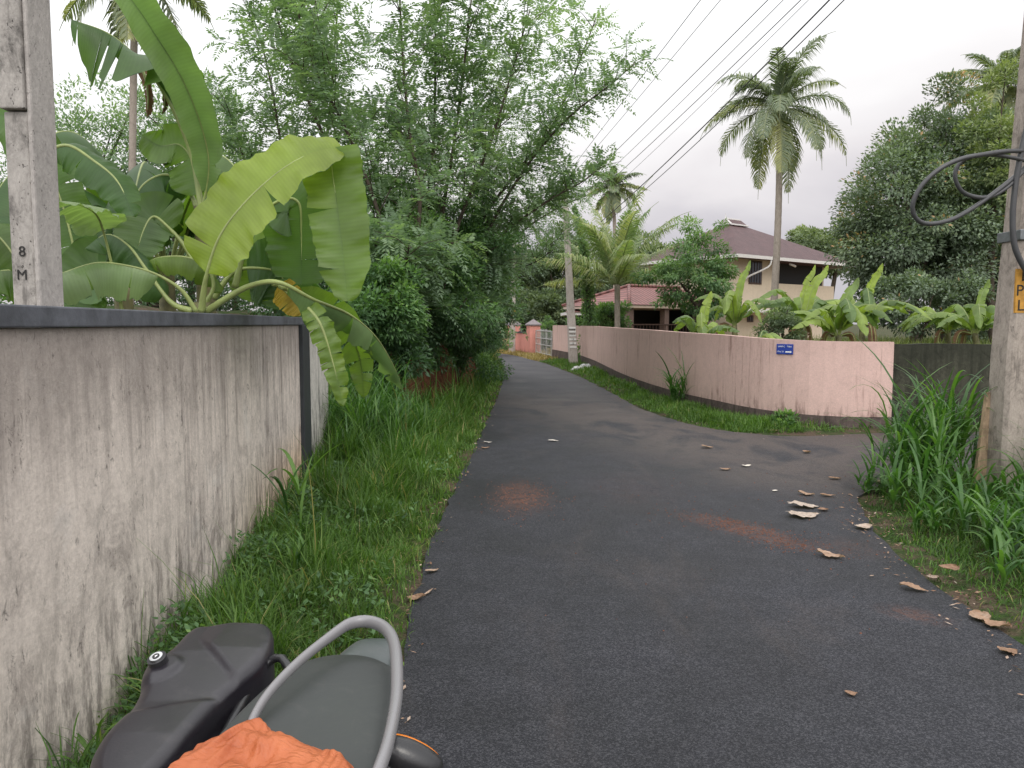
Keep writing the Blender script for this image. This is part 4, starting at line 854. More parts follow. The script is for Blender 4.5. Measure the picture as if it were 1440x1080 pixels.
# ---------------------------------------------------------------- palms
def palm(label, base, top, r0, r1, nf, fl, seed, mat='palmleaf', spread=(-.9, 1.3), lw=.045, ll=.55, coconuts=True, bend=.3, npl=46, tr='palmbark', tnt=.45, curv=1.25, pw=1.3):
    r = np.random.default_rng(seed); T = thing('palm_tree', label, 'palm tree', tuple(base))
    mb = MB(); pts = catmull([base, base*.66+top*.34+V3(bend*.3, 0, 0), base*.33+top*.67+V3(bend*.35, 0, 0), top], 44); rad = np.linspace(r0, r1, 44); rad[0] *= 1.4; rad[1] *= 1.15
    rad = rad*(1+.05*(np.arange(44) % 2)); tube(mb, pts, rad, 12); mb.build('trunk', M[tr], T, True)
    for i in range(nf):
        az = i*2.399+r.uniform(-.25, .25); q = (i+.5)/nf; el = spread[1]-(spread[1]-spread[0])*q**1.15+r.normal(0, .14); L = fl*r.uniform(.8, 1.08)*(1 if q > .15 else .8)
        d = V3(math.cos(az), math.sin(az), 0); ns = 26; t = np.linspace(0, 1, ns); ang = np.maximum(el-(curv*(1-.35*q)*r.uniform(.75, 1.35))*t**pw, -1.52)
        st = L/ns; pos = np.zeros((ns, 3)); pos[0] = top+d*.05
        for kx in range(1, ns): pos[kx] = pos[kx-1]+st*(d*math.cos(ang[kx])+V3(0, 0, math.sin(ang[kx])))
        mb = MB(); tube(mb, pos, np.linspace(.035, .006, ns), 5, .7)
        sI = np.linspace(.10, .995, npl); Tg = nrm(np.gradient(pos, axis=0)); sidev = V3(-d[1], d[0], 0)
        g = lambda arr: np.stack([np.interp(sI, t, arr[:, c]) for c in range(3)], -1)
        pb, tg = g(pos), nrm(g(Tg)); upv = nrm(np.cross(tg, sidev)); upv *= np.sign(upv[:, 2:3]+1e-6)
        for sg in (-1, 1):
            lj = ll*np.sin(np.clip(sI*1.0+.12, 0, 1)*PI)**.55*r.uniform(.8, 1.15, npl)
            dd = nrm(sidev*sg*.8+tg*.62+upv*r.uniform(-.25, .15, npl)[:, None]+r.normal(0, .06, (npl, 3)))
            d2 = nrm(dd*.55+V3(0, 0, -1)*(.55+.25*r.random(npl))[:, None]); m1 = pb+dd*lj[:, None]*.5; e = m1+d2*lj[:, None]*.5
            sv = nrm(np.cross(dd, upv)); w = lw*.5*np.ones((npl, 1))
            Vv = np.stack([pb-sv*w*.6, pb+sv*w*.6, m1+sv*w, m1-sv*w, e], 1)
            ix = np.arange(npl)[:, None]*5; tn = np.clip(tnt+.35*(q-.5)+r.normal(0, .12, npl)+(.35 if r.random() < .12 else 0), 0, 1)
            b0 = mb.n; mb.add(Vv.reshape(-1, 3), ix+np.array([[0, 1, 2, 3]]), np.repeat(tn, 5))
            mb.F.append((ix+np.array([[3, 2, 4]])+b0, 0))
        mb.build('frond', M[mat], T)
    if coconuts:
        mb = MB()
        for i in range(9):
            a = r.uniform(0, 2*PI); c = top+V3(math.cos(a)*.28, math.sin(a)*.28, -.25-r.random()*.3); th = np.linspace(0, PI, 7)
            tube(mb, [c+V3(0, 0, .14*math.cos(x)) for x in th], [max(.12*math.sin(x), .01) for x in th], 8)
        mb.build('coconuts', M['petiole'], T, True)
    return T
def base_at(px, Y, z=None):
    x = gx(px, Y); return V3(x, Y, float(height(np.array([x]), np.array([Y]))[0]) if z is None else z)
palm('tall coconut palm rising in front of the brown-roofed house', base_at(1083, 28), P(1096, 150, 28), .14, .10, 30, 3.4, 1, spread=(-1.0, 1.5), bend=.25, npl=74, lw=.038, ll=.74, curv=1.9, pw=1.7)
palm('young coconut palm with feathery light fronds near the porch', base_at(868, 27.5), P(868, 400, 27.5), .10, .10, 24, 4.2, 2, 'palmyoung', spread=(.30, 1.53), lw=.04, ll=.8, npl=74, curv=1.05, pw=1.8, tnt=.55, coconuts=False, bend=0)
palm('distant palm crown showing above the young palm', base_at(862, 46), P(862, 264, 46), .11, .10, 24, 2.6, 3, spread=(-.9, 1.4), npl=34, lw=.08)
palm('coconut palm high on the right behind the dark leafy tree', base_at(1420, 31), P(1412, 118, 31), .15, .12, 26, 3.0, 4, npl=56, lw=.06, spread=(-.9, 1.4))
palm('coconut palm at far left whose fronds hang from the frame top', base_at(187, 17), P(190, -50, 17), .075, .07, 24, 2.5, 5, spread=(-1.0, 1.3), bend=0)
# ---------------------------------------------------------------- broadleaf trees
def leafy(label, base, centre, rad, nleaf, seed, mat, L=.12, Wd=.055, clumps=70, csize=.32, trunk_r=.12, name='leafy_tree', cat='tree', group=None, droop=.2, hollow=.35, tb=.5, limbs=9, stretch=None, squash=.75):
    r = np.random.default_rng(seed); base = np.array(base, float); centre = np.array(centre, float); rad = np.array(rad, float)
    T = thing(name, label, cat, tuple(base), group)
    u = nrm(r.normal(0, 1, (clumps, 3))); rr = (hollow+(1-hollow)*r.random(clumps)**.6)*(1+.12*r.normal(0, 1, clumps))
    cc = centre+u*rr[:, None]*rad; cs = csize*r.uniform(.55, 1.4, clumps)*min(rad)
    tc = r.normal(0, .14, clumps)
    wgt = cs**2; wgt /= wgt.sum(); pick = r.choice(clumps, nleaf, p=wgt)
    v = nrm(r.normal(0, 1, (nleaf, 3))); q = r.random(nleaf)**.45
    pos = cc[pick]+v*(q*cs[pick])[:, None]*V3(1, 1, squash)
    outw = nrm(pos-centre); d = nrm(v*.8+outw*.5+r.normal(0, .5, (nleaf, 3))-V3(0, 0, droop)); nn = nrm(V3(0, 0, 1)+outw*.5+r.normal(0, .45, (nleaf, 3)))
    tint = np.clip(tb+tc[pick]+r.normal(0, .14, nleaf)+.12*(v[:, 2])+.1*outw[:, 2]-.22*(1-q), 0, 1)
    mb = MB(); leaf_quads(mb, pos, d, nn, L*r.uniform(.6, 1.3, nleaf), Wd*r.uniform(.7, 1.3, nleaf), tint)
    mb.build('crown', M[mat], T)
    mb = MB(); fork = centre-V3(0, 0, rad[2]*.55); tube(mb, catmull([base-V3(0, 0, .15), (base+fork)/2+V3(r.normal(0, .1), 0, 0), fork], 12), np.linspace(trunk_r, trunk_r*.65, 12), 9)
    for i in range(limbs):
        e = cc[r.integers(clumps)]; m_ = (fork+e)/2+r.normal(0, .12, 3)*rad*.6
        tube(mb, catmull([fork-V3(0, 0, .1), m_, e], 12), np.linspace(trunk_r*.5, .012, 12), 5, cap=False)
    mb.build('trunk', M['bark'], T, True)
    return T
# right: big dark tree (jackfruit) and neighbours
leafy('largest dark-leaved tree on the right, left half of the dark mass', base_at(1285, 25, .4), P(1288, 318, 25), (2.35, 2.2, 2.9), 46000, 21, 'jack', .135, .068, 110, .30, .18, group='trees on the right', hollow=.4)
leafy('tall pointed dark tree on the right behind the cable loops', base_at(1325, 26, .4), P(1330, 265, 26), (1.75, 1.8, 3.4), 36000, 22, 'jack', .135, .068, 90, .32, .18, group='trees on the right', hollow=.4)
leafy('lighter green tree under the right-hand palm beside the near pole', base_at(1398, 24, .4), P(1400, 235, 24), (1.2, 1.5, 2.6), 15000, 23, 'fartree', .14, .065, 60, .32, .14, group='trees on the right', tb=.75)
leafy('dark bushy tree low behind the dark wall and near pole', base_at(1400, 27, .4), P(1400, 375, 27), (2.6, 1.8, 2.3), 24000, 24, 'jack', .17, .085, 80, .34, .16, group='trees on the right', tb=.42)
leafy('hazy round tree beyond the right end of the brown roof', base_at(1165, 52, 0), P(1178, 348, 52), (2.6, 2, 1.9), 9000, 25, 'fartree', .26, .14, 40, .36, .2)
leafy('small hazy tree crown peeking over the brown roof', base_at(1125, 56, 0), P(1128, 342, 56), (1.2, 1.2, 1.1), 4000, 26, 'fartree', .26, .14, 20, .4, .15)
leafy('fresh green tree in front of the house corner', base_at(985, 24), P(982, 385, 24), (1.35, 1.2, 1.7), 12500, 27, 'mango', .13, .048, 60, .27, .09, droop=.7, hollow=.25, squash=.55)
leafy('grey-green bushy shrub between the banana plants by the house wall', base_at(1108, 17), P(1100, 460, 17), (.36, .4, .5), 4000, 28, 'fartree', .07, .035, 40, .35, .04, name='leafy_shrub', cat='shrub', tb=.25)
leafy('dark shrub under the banana pair behind the dark wall', base_at(1290, 22), P(1305, 425, 22), (2.2, .8, .9), 10000, 29, 'jack', .12, .06, 60, .4, .05, name='leafy_shrub', cat='shrub')
leafy('low leafy shrub beside the porch columns', base_at(850, 30), P(848, 448, 30), (1.0, .6, .6), 5000, 30, 'mango', .12, .06, 30, .4, .05, name='leafy_shrub', cat='shrub')
leafy('small round weed bush at the foot of the pink wall near its corner', G(1103, 606), P(1103, 592, 11.0), (.17, .14, .17), 900, 31, 'shrub', .06, .035, 22, .45, .01, name='weed_bush', cat='plant', tb=.6, limbs=3)
# ivy-covered leaning stem beside the mid pole
# background wood beyond the gate
for i, (lab, px, Y, cy, R_, nl, tb) in enumerate((
    ('tree over the far pink wall left of the farthest pole', 690, 56, 400, (3.2, 2, 3.6), 15000, .45), ('tree directly behind the far gate pillars', 745, 54, 405, (3.0, 2, 3.0), 15000, .5),
    ('darkest tree between the two concrete poles', 780, 52, 400, (2.4, 2, 3.6), 13000, .15), ('tree rising behind the mid pole and porch', 830, 58, 385, (3.4, 2, 3.6), 15000, .35),
    ('dark tree behind the left of the house roof', 905, 60, 378, (3.4, 2, 2.6), 10000, .45), ('tree far left behind the bend in the lane', 640, 60, 390, (4.0, 2, 4.2), 12000, .35),
    ('shaded undergrowth tree behind the far gate', 765, 47, 450, (2.6, 1.2, 1.7), 12000, .2))):
    leafy(lab, base_at(px, Y, 0), P(px, cy, Y), R_, nl, 60+i, 'fartree', .24, .12, 70, .32, .2, group='trees beyond the gate', tb=tb)
leafy('yellow-green bush hanging over the far pink wall', base_at(697, 38, 0), P(690, 462, 36.5), (1.0, .8, 1.3), 6000, 75, 'mango', .12, .06, 30, .35, .05, name='leafy_shrub', cat='shrub', tb=.6)
leafy('yellow-green shrub growing behind the far gate', base_at(765, 40.5, 0), P(765, 468, 40.5), (.7, .5, .8), 4000, 76, 'mango', .12, .06, 30, .35, .05, name='leafy_shrub', cat='shrub', tb=.45)
leafy('dark low shrub behind the bananas at the far left edge', V3(-6.6, 8.5, .4), V3(-6.6, 8.5, 1.3), (1.3, .7, 1.2), 9000, 301, 'shrub', .11, .05, 50, .4, .05, name='leafy_shrub', cat='shrub', tb=.3)
# left back trees behind bananas
for i, (lab, px, Y, cy, R_, nl, tb) in enumerate((
    ('airy tree behind the bananas next to the left pole', 120, 21, 215, (3.2, 2.2, 2.2), 11000, .45), ('tree behind the bananas, right of the far left palm', 265, 22, 225, (2.6, 2, 2.3), 10000, .55),
    ('low dense tree filling the gap under the bananas', 200, 19, 370, (3.6, 1.6, 1.7), 17000, .2), ('dense low tree behind the big bright banana leaf', 390, 19, 350, (2.8, 1.6, 2.1), 15000, .25),
    ('shaded tree behind the far end of the left wall', 330, 24, 330, (3.2, 2, 2.2), 12000, .3))):
    leafy(lab, base_at(px, Y, .8), P(px, cy, Y), R_, nl, 90+i, 'gliri', .13, .05, 90, .22, .12, group='trees behind the bananas', tb=tb, hollow=.2)
# ---------------------------------------------------------------- pinnate trees along the bank
def pinnate(mb, o, d, L, npair, ll, lw, r, tint):
    """o,d (N,3): compound leaves"""
    n = len(o); d = nrm(d); side = nrm(np.cross(d, np.tile([0, 0, 1.], (n, 1)))+1e-6); up = np.cross(side, d)
    j = np.arange(npair); s = (j+1)/(npair+.3)
    L = np.broadcast_to(L, (n,))
    pos = o[:, None]+d[:, None]*(s[None, :, None]*L[:, None, None]); pos[..., 2] -= (s[None]**2)*L[:, None]*.30
    for sg in (-1, 1):
        dd = nrm(side[:, None]*sg+d[:, None]*.45+V3(0, 0, -.35)+r.normal(0, .12, (n, npair, 3)))
        nn = up[:, None]+r.normal(0, .25, (n, npair, 3))
        lj = ll*(1-.25*s)[None]*r.uniform(.8, 1.15, (n, npair))
        leaf_quads(mb, pos.reshape(-1, 3), dd.reshape(-1, 3), nn.reshape(-1, 3), lj.ravel(), (lj*lw).ravel(), np.clip(np.repeat(tint, npair)+r.normal(0, .06, n*npair), 0, 1))
    leaf_quads(mb, pos[:, -1], nrm(d+V3(0, 0, -.5)), up, np.full(n, ll), np.full(n, ll*lw), tint)
def gliri(label, base, stems, seed, whips=12, wl=(1.0, 2.2), fr=.42, ll=.112, tb=.5, up=.55, bias=(0, 0, 0), step=.062, t0=.25, dens=1.0):
    r = np.random.default_rng(seed); base = np.array(base, float); T = thing('feathery_tree', label, 'tree', tuple(base), 'feathery trees along the left bank')
    tr = MB(); cr = MB(); O = []; D = []; TT = []
    for st in stems:
        p = catmull([base]+list(st), 26); ln = np.linalg.norm(np.diff(p, axis=0), axis=1).sum(); r0 = .030+.0025*ln
        tube(tr, p, np.linspace(r0, .010, 26), 7)
        allw = [(p, .45)]
        whips_ = int(whips*1.5)
        for w in range(whips_):
            t = t0+(1-t0)*((w+r.random())/whips_)**.8; kx = min(int(t*25), 24); b = p[kx]; az = r.uniform(0, 2*PI)
            d = nrm(V3(math.cos(az), math.sin(az), up*r.uniform(.2, 2.0))+np.array(bias)+nrm(p[kx]-p[max(kx-2, 0)])*.5); l = r.uniform(*wl)*(1.25-.5*t)
            e1 = b+d*l*.5+V3(0, 0, l*.05); e2 = b+d*l+V3(0, 0, -l*.10)
            wp = catmull([b, e1, e2], 14); tube(tr, wp, np.linspace(.010, .003, 14), 4, cap=False); allw.append((wp, .12))
        for wp, s0 in allw:
            l = np.linalg.norm(np.diff(wp, axis=0), axis=1).sum(); nf = max(3, int(l*(1-s0)/step*dens)); s = s0+(1-s0)*np.sort(r.random(nf)); idx = s*(len(wp)-1)
            pos = np.stack([np.interp(idx, np.arange(len(wp)), wp[:, c]) for c in range(3)], -1); tg = nrm(wp[-1]-wp[0]); az = np.arange(nf)*2.4+r.uniform(0, 6)
            a = nrm(np.cross(tg, V3(.1, .2, 1))); bb = np.cross(tg, a)
            dd = nrm(a[None]*np.cos(az)[:, None]+bb[None]*np.sin(az)[:, None]+tg*.55+V3(0, 0, .12)+r.normal(0, .12, (nf, 3)))
            O.append(pos); D.append(dd); TT.append(np.clip(tb+r.normal(0, .16)+r.normal(0, .09, nf), 0, 1))
    O = np.concatenate(O); D = np.concatenate(D); TT = np.concatenate(TT)
    pinnate(cr, O, D, fr*r.uniform(.7, 1.2, len(O)), 8, ll, .36, r, TT)
    cr.build('crown', M['gliri'], T); tr.build('trunk', M['bark'], T, True)
def ST(*a): return [P(x, y, d) for x, y, d in a]
gliri('feathery tree with crossing bare stems behind the bright banana leaf', base_at(560, 12.5, 1.1), [ST((540, 330, 12.3), (490, 190, 12), (440, 90, 11.8), (400, -60, 11.6)), ST((590, 300, 12.6), (575, 180, 12.8), (565, 60, 12.8), (560, -80, 12.8)), ST((500, 300, 12.5), (450, 180, 12.5), (400, 60, 12.5), (370, -60, 12.5))], 1, 15, (.9, 2.0), bias=(-.1, 0, 0))
gliri('feathery tree with the tallest stem in the middle of the left bank', base_at(610, 14, 1.2), [ST((620, 320, 14), (640, 190, 14), (655, 70, 14), (670, -70, 14)), ST((640, 330, 14), (690, 200, 14), (720, 100, 14), (745, 15, 14)), ST((600, 330, 14), (610, 190, 14.3), (612, 60, 14.3), (610, -70, 14.3))], 2, 15, (.9, 2.0))
gliri('feathery tree throwing a long branch right over the lane', base_at(640, 15.5, 1.2), [ST((680, 340, 15.2), (740, 235, 15), (800, 165, 14.8), (860, 118, 14.6), (893, 88, 14.6)), ST((670, 330, 15.5), (720, 250, 15.5), (775, 180, 15.4), (825, 60, 15.3), (838, 25, 15.3)), ST((690, 350, 15.5), (760, 290, 15.3), (820, 255, 15.1), (838, 240, 15))], 3, 16, (.6, 1.3), t0=.2, up=.35)
gliri('feathery tree above the hedge nearest the lane bend', base_at(655, 19, 1.2), [ST((690, 380, 19), (730, 330, 18.8), (780, 295, 18.5), (825, 275, 18.2)), ST((660, 350, 19), (680, 260, 19), (705, 170, 19), (720, 90, 19)), ST((700, 390, 20), (750, 370, 19.5), (780, 350, 19.5))], 4, 16, (.9, 1.9), ll=.08, tb=.38)
gliri('feathery tree at the left of the bank behind the banana clump', base_at(430, 14, 1.2), [ST((420, 320, 14), (395, 200, 14), (375, 90, 14), (350, 5, 14)), ST((440, 330, 14.5), (460, 190, 14.5), (470, 70, 14.5), (480, -60, 14.5)), ST((400, 340, 14.5), (350, 240, 14.5), (320, 150, 14.5))], 5, 15, (.9, 1.9), bias=(-.05, 0, 0))
gliri('dense feathery tree filling the middle of the bank above the hedge', base_at(600, 16.5, 1.2), [ST((580, 380, 16), (540, 300, 16), (520, 220, 16)), ST((610, 380, 16), (610, 300, 16), (600, 200, 16)), ST((640, 390, 16), (670, 310, 16), (700, 230, 16))], 6, 20, (1.0, 2.0), tb=.3, ll=.085, t0=.1)
gliri('drooping feathery tree low in the hedge beside the banana leaf tip', base_at(560, 12.5, 1.1), [ST((548, 400, 12), (530, 350, 11.6), (520, 320, 11.2)), ST((580, 400, 12.5), (600, 360, 12.2), (625, 345, 12)), ST((560, 420, 12), (570, 380, 11.5), (575, 345, 11))], 8, 16, (.5, 1.1), tb=.42, t0=.1, up=.2)
gliri('drooping feathery tree low in the hedge above the red earth', base_at(640, 15.5, 1.1), [ST((630, 420, 15), (620, 370, 14.5), (605, 345, 14)), ST((660, 420, 15.5), (680, 385, 15.2), (700, 375, 15)), ST((640, 440, 15), (660, 430, 14.5), (668, 440, 14.3))], 9, 18, (.5, 1.2), tb=.36, t0=.1, up=.15)
# hedge shrubs along the bank
for i, (lab, px, py, Y, R_, nl, tb) in enumerate((
    ('bright-leaved bush right behind the tip of the hanging banana leaf', 548, 425, 10.6, (.50, .5, .5), 9000, .55), ('dark bush directly beyond the end of the left wall', 500, 480, 10.6, (.75, .7, .95), 14000, .15),
    ('dark rounded bush over the bare red earth', 600, 430, 13.0, (.95, .8, 1.15), 20000, .22), ('overhanging bush at the lane side in the middle of the hedge', 650, 440, 16.5, (1.05, .9, 1.45), 22000, .28),
    ('overhanging bush at the lane side near the bend', 668, 430, 21, (1.05, 1.2, 2.0), 20000, .22), ('last bush of the hedge before the far pink wall', 672, 450, 26.5, (.95, 1.4, 2.1), 15000, .28),
    ('upper bush of the hedge under the feathery trees', 610, 345, 15, (1.5, 1, 1.0), 20000, .33), ('tall bush of the hedge behind the hanging banana leaf', 530, 350, 13.5, (1.1, 1, 1.3), 18000, .3),
    ('low bush creeping down the red earth bank', 655, 510, 19.5, (.5, .9, .7), 9000, .38), ('shaded bush behind the left wall end', 440, 430, 12, (1.2, .8, 1.1), 12000, .2))):
    c = P(px, py, Y); b = V3(c[0]-.2, c[1], max(.2, c[2]-R_[2]-.3))
    leafy(lab, b, c, R_, nl, 120+i, 'shrub', .085, .034, 60, .36, .035, name='hedge_shrub', cat='shrub', group='hedge shrubs along the left bank', tb=tb, hollow=.35, droop=.35)
# ---------------------------------------------------------------- house
HS = thing('house', 'two-storey pink house with dark brown hip roof and red tiled porch', 'house', (11, 38, 0))
Cn = np.array([10.55, 36.0]); dL = np.array([-.6, .8]); dR = np.array([.8, .6]); ZE = 4.82
def hp(l, r, z): q = Cn+dL*l+dR*r; return V3(q[0], q[1], z)
lw_, rw_ = 7.0, 10.8; RC = 4.1
def hbox(mb, l0, l1, r0, r1, z0, z1, mi=0):
    V = [hp(l0, r0, z0), hp(l0, r1, z0), hp(l1, r1, z0), hp(l1, r0, z0), hp(l0, r0, z1), hp(l0, r1, z1), hp(l1, r1, z1), hp(l1, r0, z1)]
    mb.add(V, [(0,3,2,1),(4,5,6,7),(0,1,5,4),(1,2,6,5),(2,3,7,6),(3,0,4,7)], mi=mi)
mb = MB(); hbox(mb, .8, lw_-.6, .8, 4.2, 0, ZE-.03); hbox(mb, 1.6, lw_-.6, 4.2, rw_-.8, 0, ZE-.03); mb.build('wall', M['house'], HS)
mb = MB(); hbox(mb, .9, 1.59, 4.21, rw_-.9, 2.45, 2.7); hbox(mb, .9, 1.59, 4.21, rw_-.9, 2.71, 3.6); mb.build('balcony', M['house'], HS)
mb = MB(); hbox(mb, 1.57, 1.595, 4.3, rw_-1, 3.62, ZE-.05); mb.build('balcony_shade_panel', M['dark'], HS)  # dark panel paints the shade of the recess under the eaves
zr = 6.75; mb = MB(); e = [hp(0, 0, ZE), hp(0, rw_, ZE), hp(lw_, rw_, ZE), hp(lw_, 0, ZE)]; rg = [hp(lw_/2-.3, RC-.45, zr), hp(lw_/2-.3, RC+.75, zr), hp(lw_/2+.3, RC+.75, zr), hp(lw_/2+.3, RC-.45, zr)]
mb.add(e+rg, [(0, 1, 5, 4), (1, 2, 6, 5), (2, 3, 7, 6), (3, 0, 4, 7), (4, 5, 6, 7)])
e2 = [v-V3(0, 0, .12) for v in e]; mb.add(e2, [(3, 2, 1, 0)])
R1 = mb.build('roof', M['roof'], HS)
mb = MB()   # gablet with finial
g = [hp(lw_/2-.45, RC-.55, zr+.01), hp(lw_/2-.45, RC+.85, zr+.01), hp(lw_/2+.45, RC+.85, zr+.01), hp(lw_/2+.45, RC-.55, zr+.01), hp(lw_/2, RC-.48, zr+.36), hp(lw_/2, RC+.78, zr+.36)]
mb.add(g, [(0, 1, 5, 4), (2, 3, 4, 5)]); o = mb.build('ridge_cap', M['roof'], HS)
mb = MB(); gg = [hp(lw_/2-.4, RC-.50, zr+.02), hp(lw_/2+.4, RC-.50, zr+.02), hp(lw_/2, RC-.50, zr+.31)]
mb.add(gg, [(0, 1, 2)]); gg = [hp(lw_/2-.4, RC+.80, zr+.02), hp(lw_/2+.4, RC+.80, zr+.02), hp(lw_/2, RC+.80, zr+.31)]; mb.add(gg, [(0, 2, 1)])
for a_, b_ in ((g[0], g[4]), (g[3], g[4]), (g[0], g[1]), (g[4], g[5])): tube(mb, [a_, b_], .05, 5)
mb.build('gable_trim', M['white'], HS)
mb = MB(); tube(mb, [hp(lw_/2, RC-.48, zr+.33), hp(lw_/2, RC-.48, zr+.45), hp(lw_/2, RC-.48, zr+.62)], [.06, .03, .008], 8); mb.build('finial', M['white'], HS)
mb = MB()
for (l0, l1, r0, r1) in ((-.04, 0, -.04, rw_+.04), (0, lw_, -.04, 0), (lw_, lw_+.04, -.04, rw_+.04), (0, lw_, rw_, rw_+.04)): hbox(mb, l0, l1, r0, r1, ZE-.17, ZE-.01)
mb.build('fascia', M['white'], HS)
def window(parent, l, r0, r1, z0, z1, bars=4):
    mb = MB(); hbox(mb, l-.03, l-.002, r0, r1, z0, z1); w = mb.build('window', M['wood'], parent)
    mb = MB(); hbox(mb, l-.035, l-.031, r0+.08, r1-.08, z0+.08, z1-.08); p = mb.build('pane', M['glass'], w); 
    p.matrix_parent_inverse = Matrix.Translation(-Vector(parent.location)) @ Matrix.Translation(Vector(parent.location)) 
    mb = MB()
    for i in range(bars):
        rr = r0+.08+(r1-r0-.16)*(i+.5)/bars; hbox(mb, l-.055, l-.037, rr-.015, rr+.015, z0+.08, z1-.08)
    q = mb.build('window_bars', M['wood'], w); return w
window(HS, .8, 2.0, 3.05, P(1070, 398, 37)[2], P(1070, 364, 37)[2]); window(HS, .8, 1.95, 2.45, P(1062, 453, 37)[2], P(1062, 443, 37)[2], 2)
mb = MB(); hbox(mb, -.1, .799, .85, 3.7, P(1050, 439, 36.5)[2], P(1050, 434, 36.5)[2]); mb.build('sunshade_slab', M['white'], HS)
mb = MB(); tube(mb, catmull([hp(.02, 2.7, ZE-.15), hp(.1, 2.6, ZE-.5), hp(.6, 1.8, ZE-.95), hp(.76, 1.6, ZE-1.15)], 14), .05, 6); mb.build('downpipe', M['white'], HS, True)
mb = MB(); tube(mb, [hp(.3, 4.7, ZE-.25), hp(.3, 5.2, ZE-.35)], .06, 6); mb.build('lamp_tube', M['white'], HS, True)
# porch
Pc = P(885, 428, 32.5); zE = Pc[2]; Cn2 = Pc[:2]
def qp(l, r, z): q = Cn2+dL*l+dR*r; return V3(q[0], q[1], z)
pk = 3.25; mb = MB()
mb.add([qp(0, 0, zE), qp(0, 7, zE), qp(2.0, 5.5, pk), qp(2.0, 2.0, pk), qp(4.4, 0, zE), qp(4.4, 7, zE)], [(0, 1, 2, 3)]); mb.add([qp(0, 0, zE), qp(2.0, 2.0, pk), qp(4.4, 0, zE)], [(0, 1, 2)]); mb.add([qp(4.4, 0, zE), qp(2, 2, pk), qp(2, 5.5, pk), qp(4.4, 7, zE)], [(0, 1, 2, 3)])
mb.build('porch_roof', M['tile'], HS)
mb = MB()
for a_, b_ in (((0, 0), (2.0, 2.0)), ((4.4, 0), (2.0, 2.0))): tube(mb, [qp(*a_, zE+.03), qp(*b_, pk+.05)], .07, 7)
tube(mb, [qp(2, 2, pk+.05), qp(2, 5.5, pk+.05)], .07, 7); mb.build('ridge_tile', M['tile'], HS, True)
mb = MB(); 
def qbox(mb, l0, l1, r0, r1, z0, z1):
    V = [qp(l0, r0, z0), qp(l0, r1, z0), qp(l1, r1, z0), qp(l1, r0, z0), qp(l0, r0, z1), qp(l0, r1, z1), qp(l1, r1, z1), qp(l1, r0, z1)]
    mb.add(V, [(0,3,2,1),(4,5,6,7),(0,1,5,4),(1,2,6,5),(2,3,7,6),(3,0,4,7)])
qbox(mb, .05, 4.35, .05, 6.8, zE-.14, zE-.03); mb.build('porch_fascia', M['cream'], HS)
for (l, r_) in ((.35, .35), (.35, 2.6), (.35, 4.8), (2.3, .35), (4.0, .35)):
    mb = MB(); qbox(mb, l-.14, l+.14, r_-.14, r_+.14, 0, zE-.14); mb.build('column', M['column'], HS)
mb = MB(); qbox(mb, 3.4, 3.6, .4, 7, 0, zE-.15); qbox(mb, .4, 3.4, 5.6, 5.7, 0, zE-.15); mb.build('porch_back_wall', M['dark'], HS)  # near-black colour paints the shade inside the porch
mb = MB(); rh = np.random.default_rng(3)
for i in range(26): tube(mb, [qp(.2, .5+i*.2, 1.0), qp(.2, .5+i*.2, 1.5)], .015, 4)
tube(mb, [qp(.2, .4, 1.5), qp(.2, 5.6, 1.5)], .03, 5); mb.build('railing', M['wood'], HS)
CPt = thing('carport', 'low flat-roofed carport with white edge left of the tiled porch', 'carport', (3.2, 37, 0))
ca = P(793, 441, 36); cb = P(842, 437, 35)
mb = MB(); box(mb, (ca[0], 35, ca[2]-.08), (cb[0]+.5, 38.5, ca[2]+.05)); mb.build('roof_slab', M['white'], CPt)
mb = MB(); mb.add([V3(ca[0], 34.95, ca[2]+.055), V3(cb[0]+.5, 34.95, ca[2]+.055), V3(cb[0]+.5, 38.4, ca[2]+.45), V3(ca[0]+.5, 38.4, ca[2]+.45)], [(0, 1, 2, 3)]); mb.build('tiles', M['tile'], CPt)
mb = MB(); box(mb, (ca[0]+.3, 38.2, 0), (cb[0]+.4, 38.3, ca[2]-.085)); mb.build('back_wall', M['dark'], CPt)  # near-black colour paints the shade beneath the slab
for x in (ca[0]+.2, cb[0]+.2):
    mb = MB(); box(mb, (x-.08, 35.2, 0), (x+.08, 35.36, ca[2]-.082)); mb.build('column', M['column'], CPt)
# ivy-covered stump + leaning vine by the mid pole
IV = thing('vine_covered_trunk', 'leaning trunk wrapped in bright vine beside the young palm', 'tree', tuple(base_at(828, 28.5)))
p = catmull([base_at(826, 28.5), P(828, 440, 28.5), P(822, 360, 28.5), P(808, 290, 28.5)], 30); mb = MB(); tube(mb, p, np.linspace(.14, .03, 30), 8); mb.build('trunk', M['bark'], IV, True)
rv = np.random.default_rng(9); n = 5000; s = rv.random(n)**1.5; ii = s*29; pos = np.stack([np.interp(ii, np.arange(30), p[:, c]) for c in range(3)], -1)+nrm(rv.normal(0, 1, (n, 3)))*(np.interp(s, [0, .4, 1], [.42, .26, .08])*rv.uniform(.5, 1.1, n))[:, None]
mb = MB(); leaf_quads(mb, pos, rv.normal(0, 1, (n, 3))-V3(0, 0, .6), rv.normal(0, 1, (n, 3))+V3(0, -1, 1), rv.uniform(.07, .14, n), rv.uniform(.05, .09, n), np.clip(rv.normal(.55, .2, n), 0, 1)); mb.build('crown', M['mango'], IV)
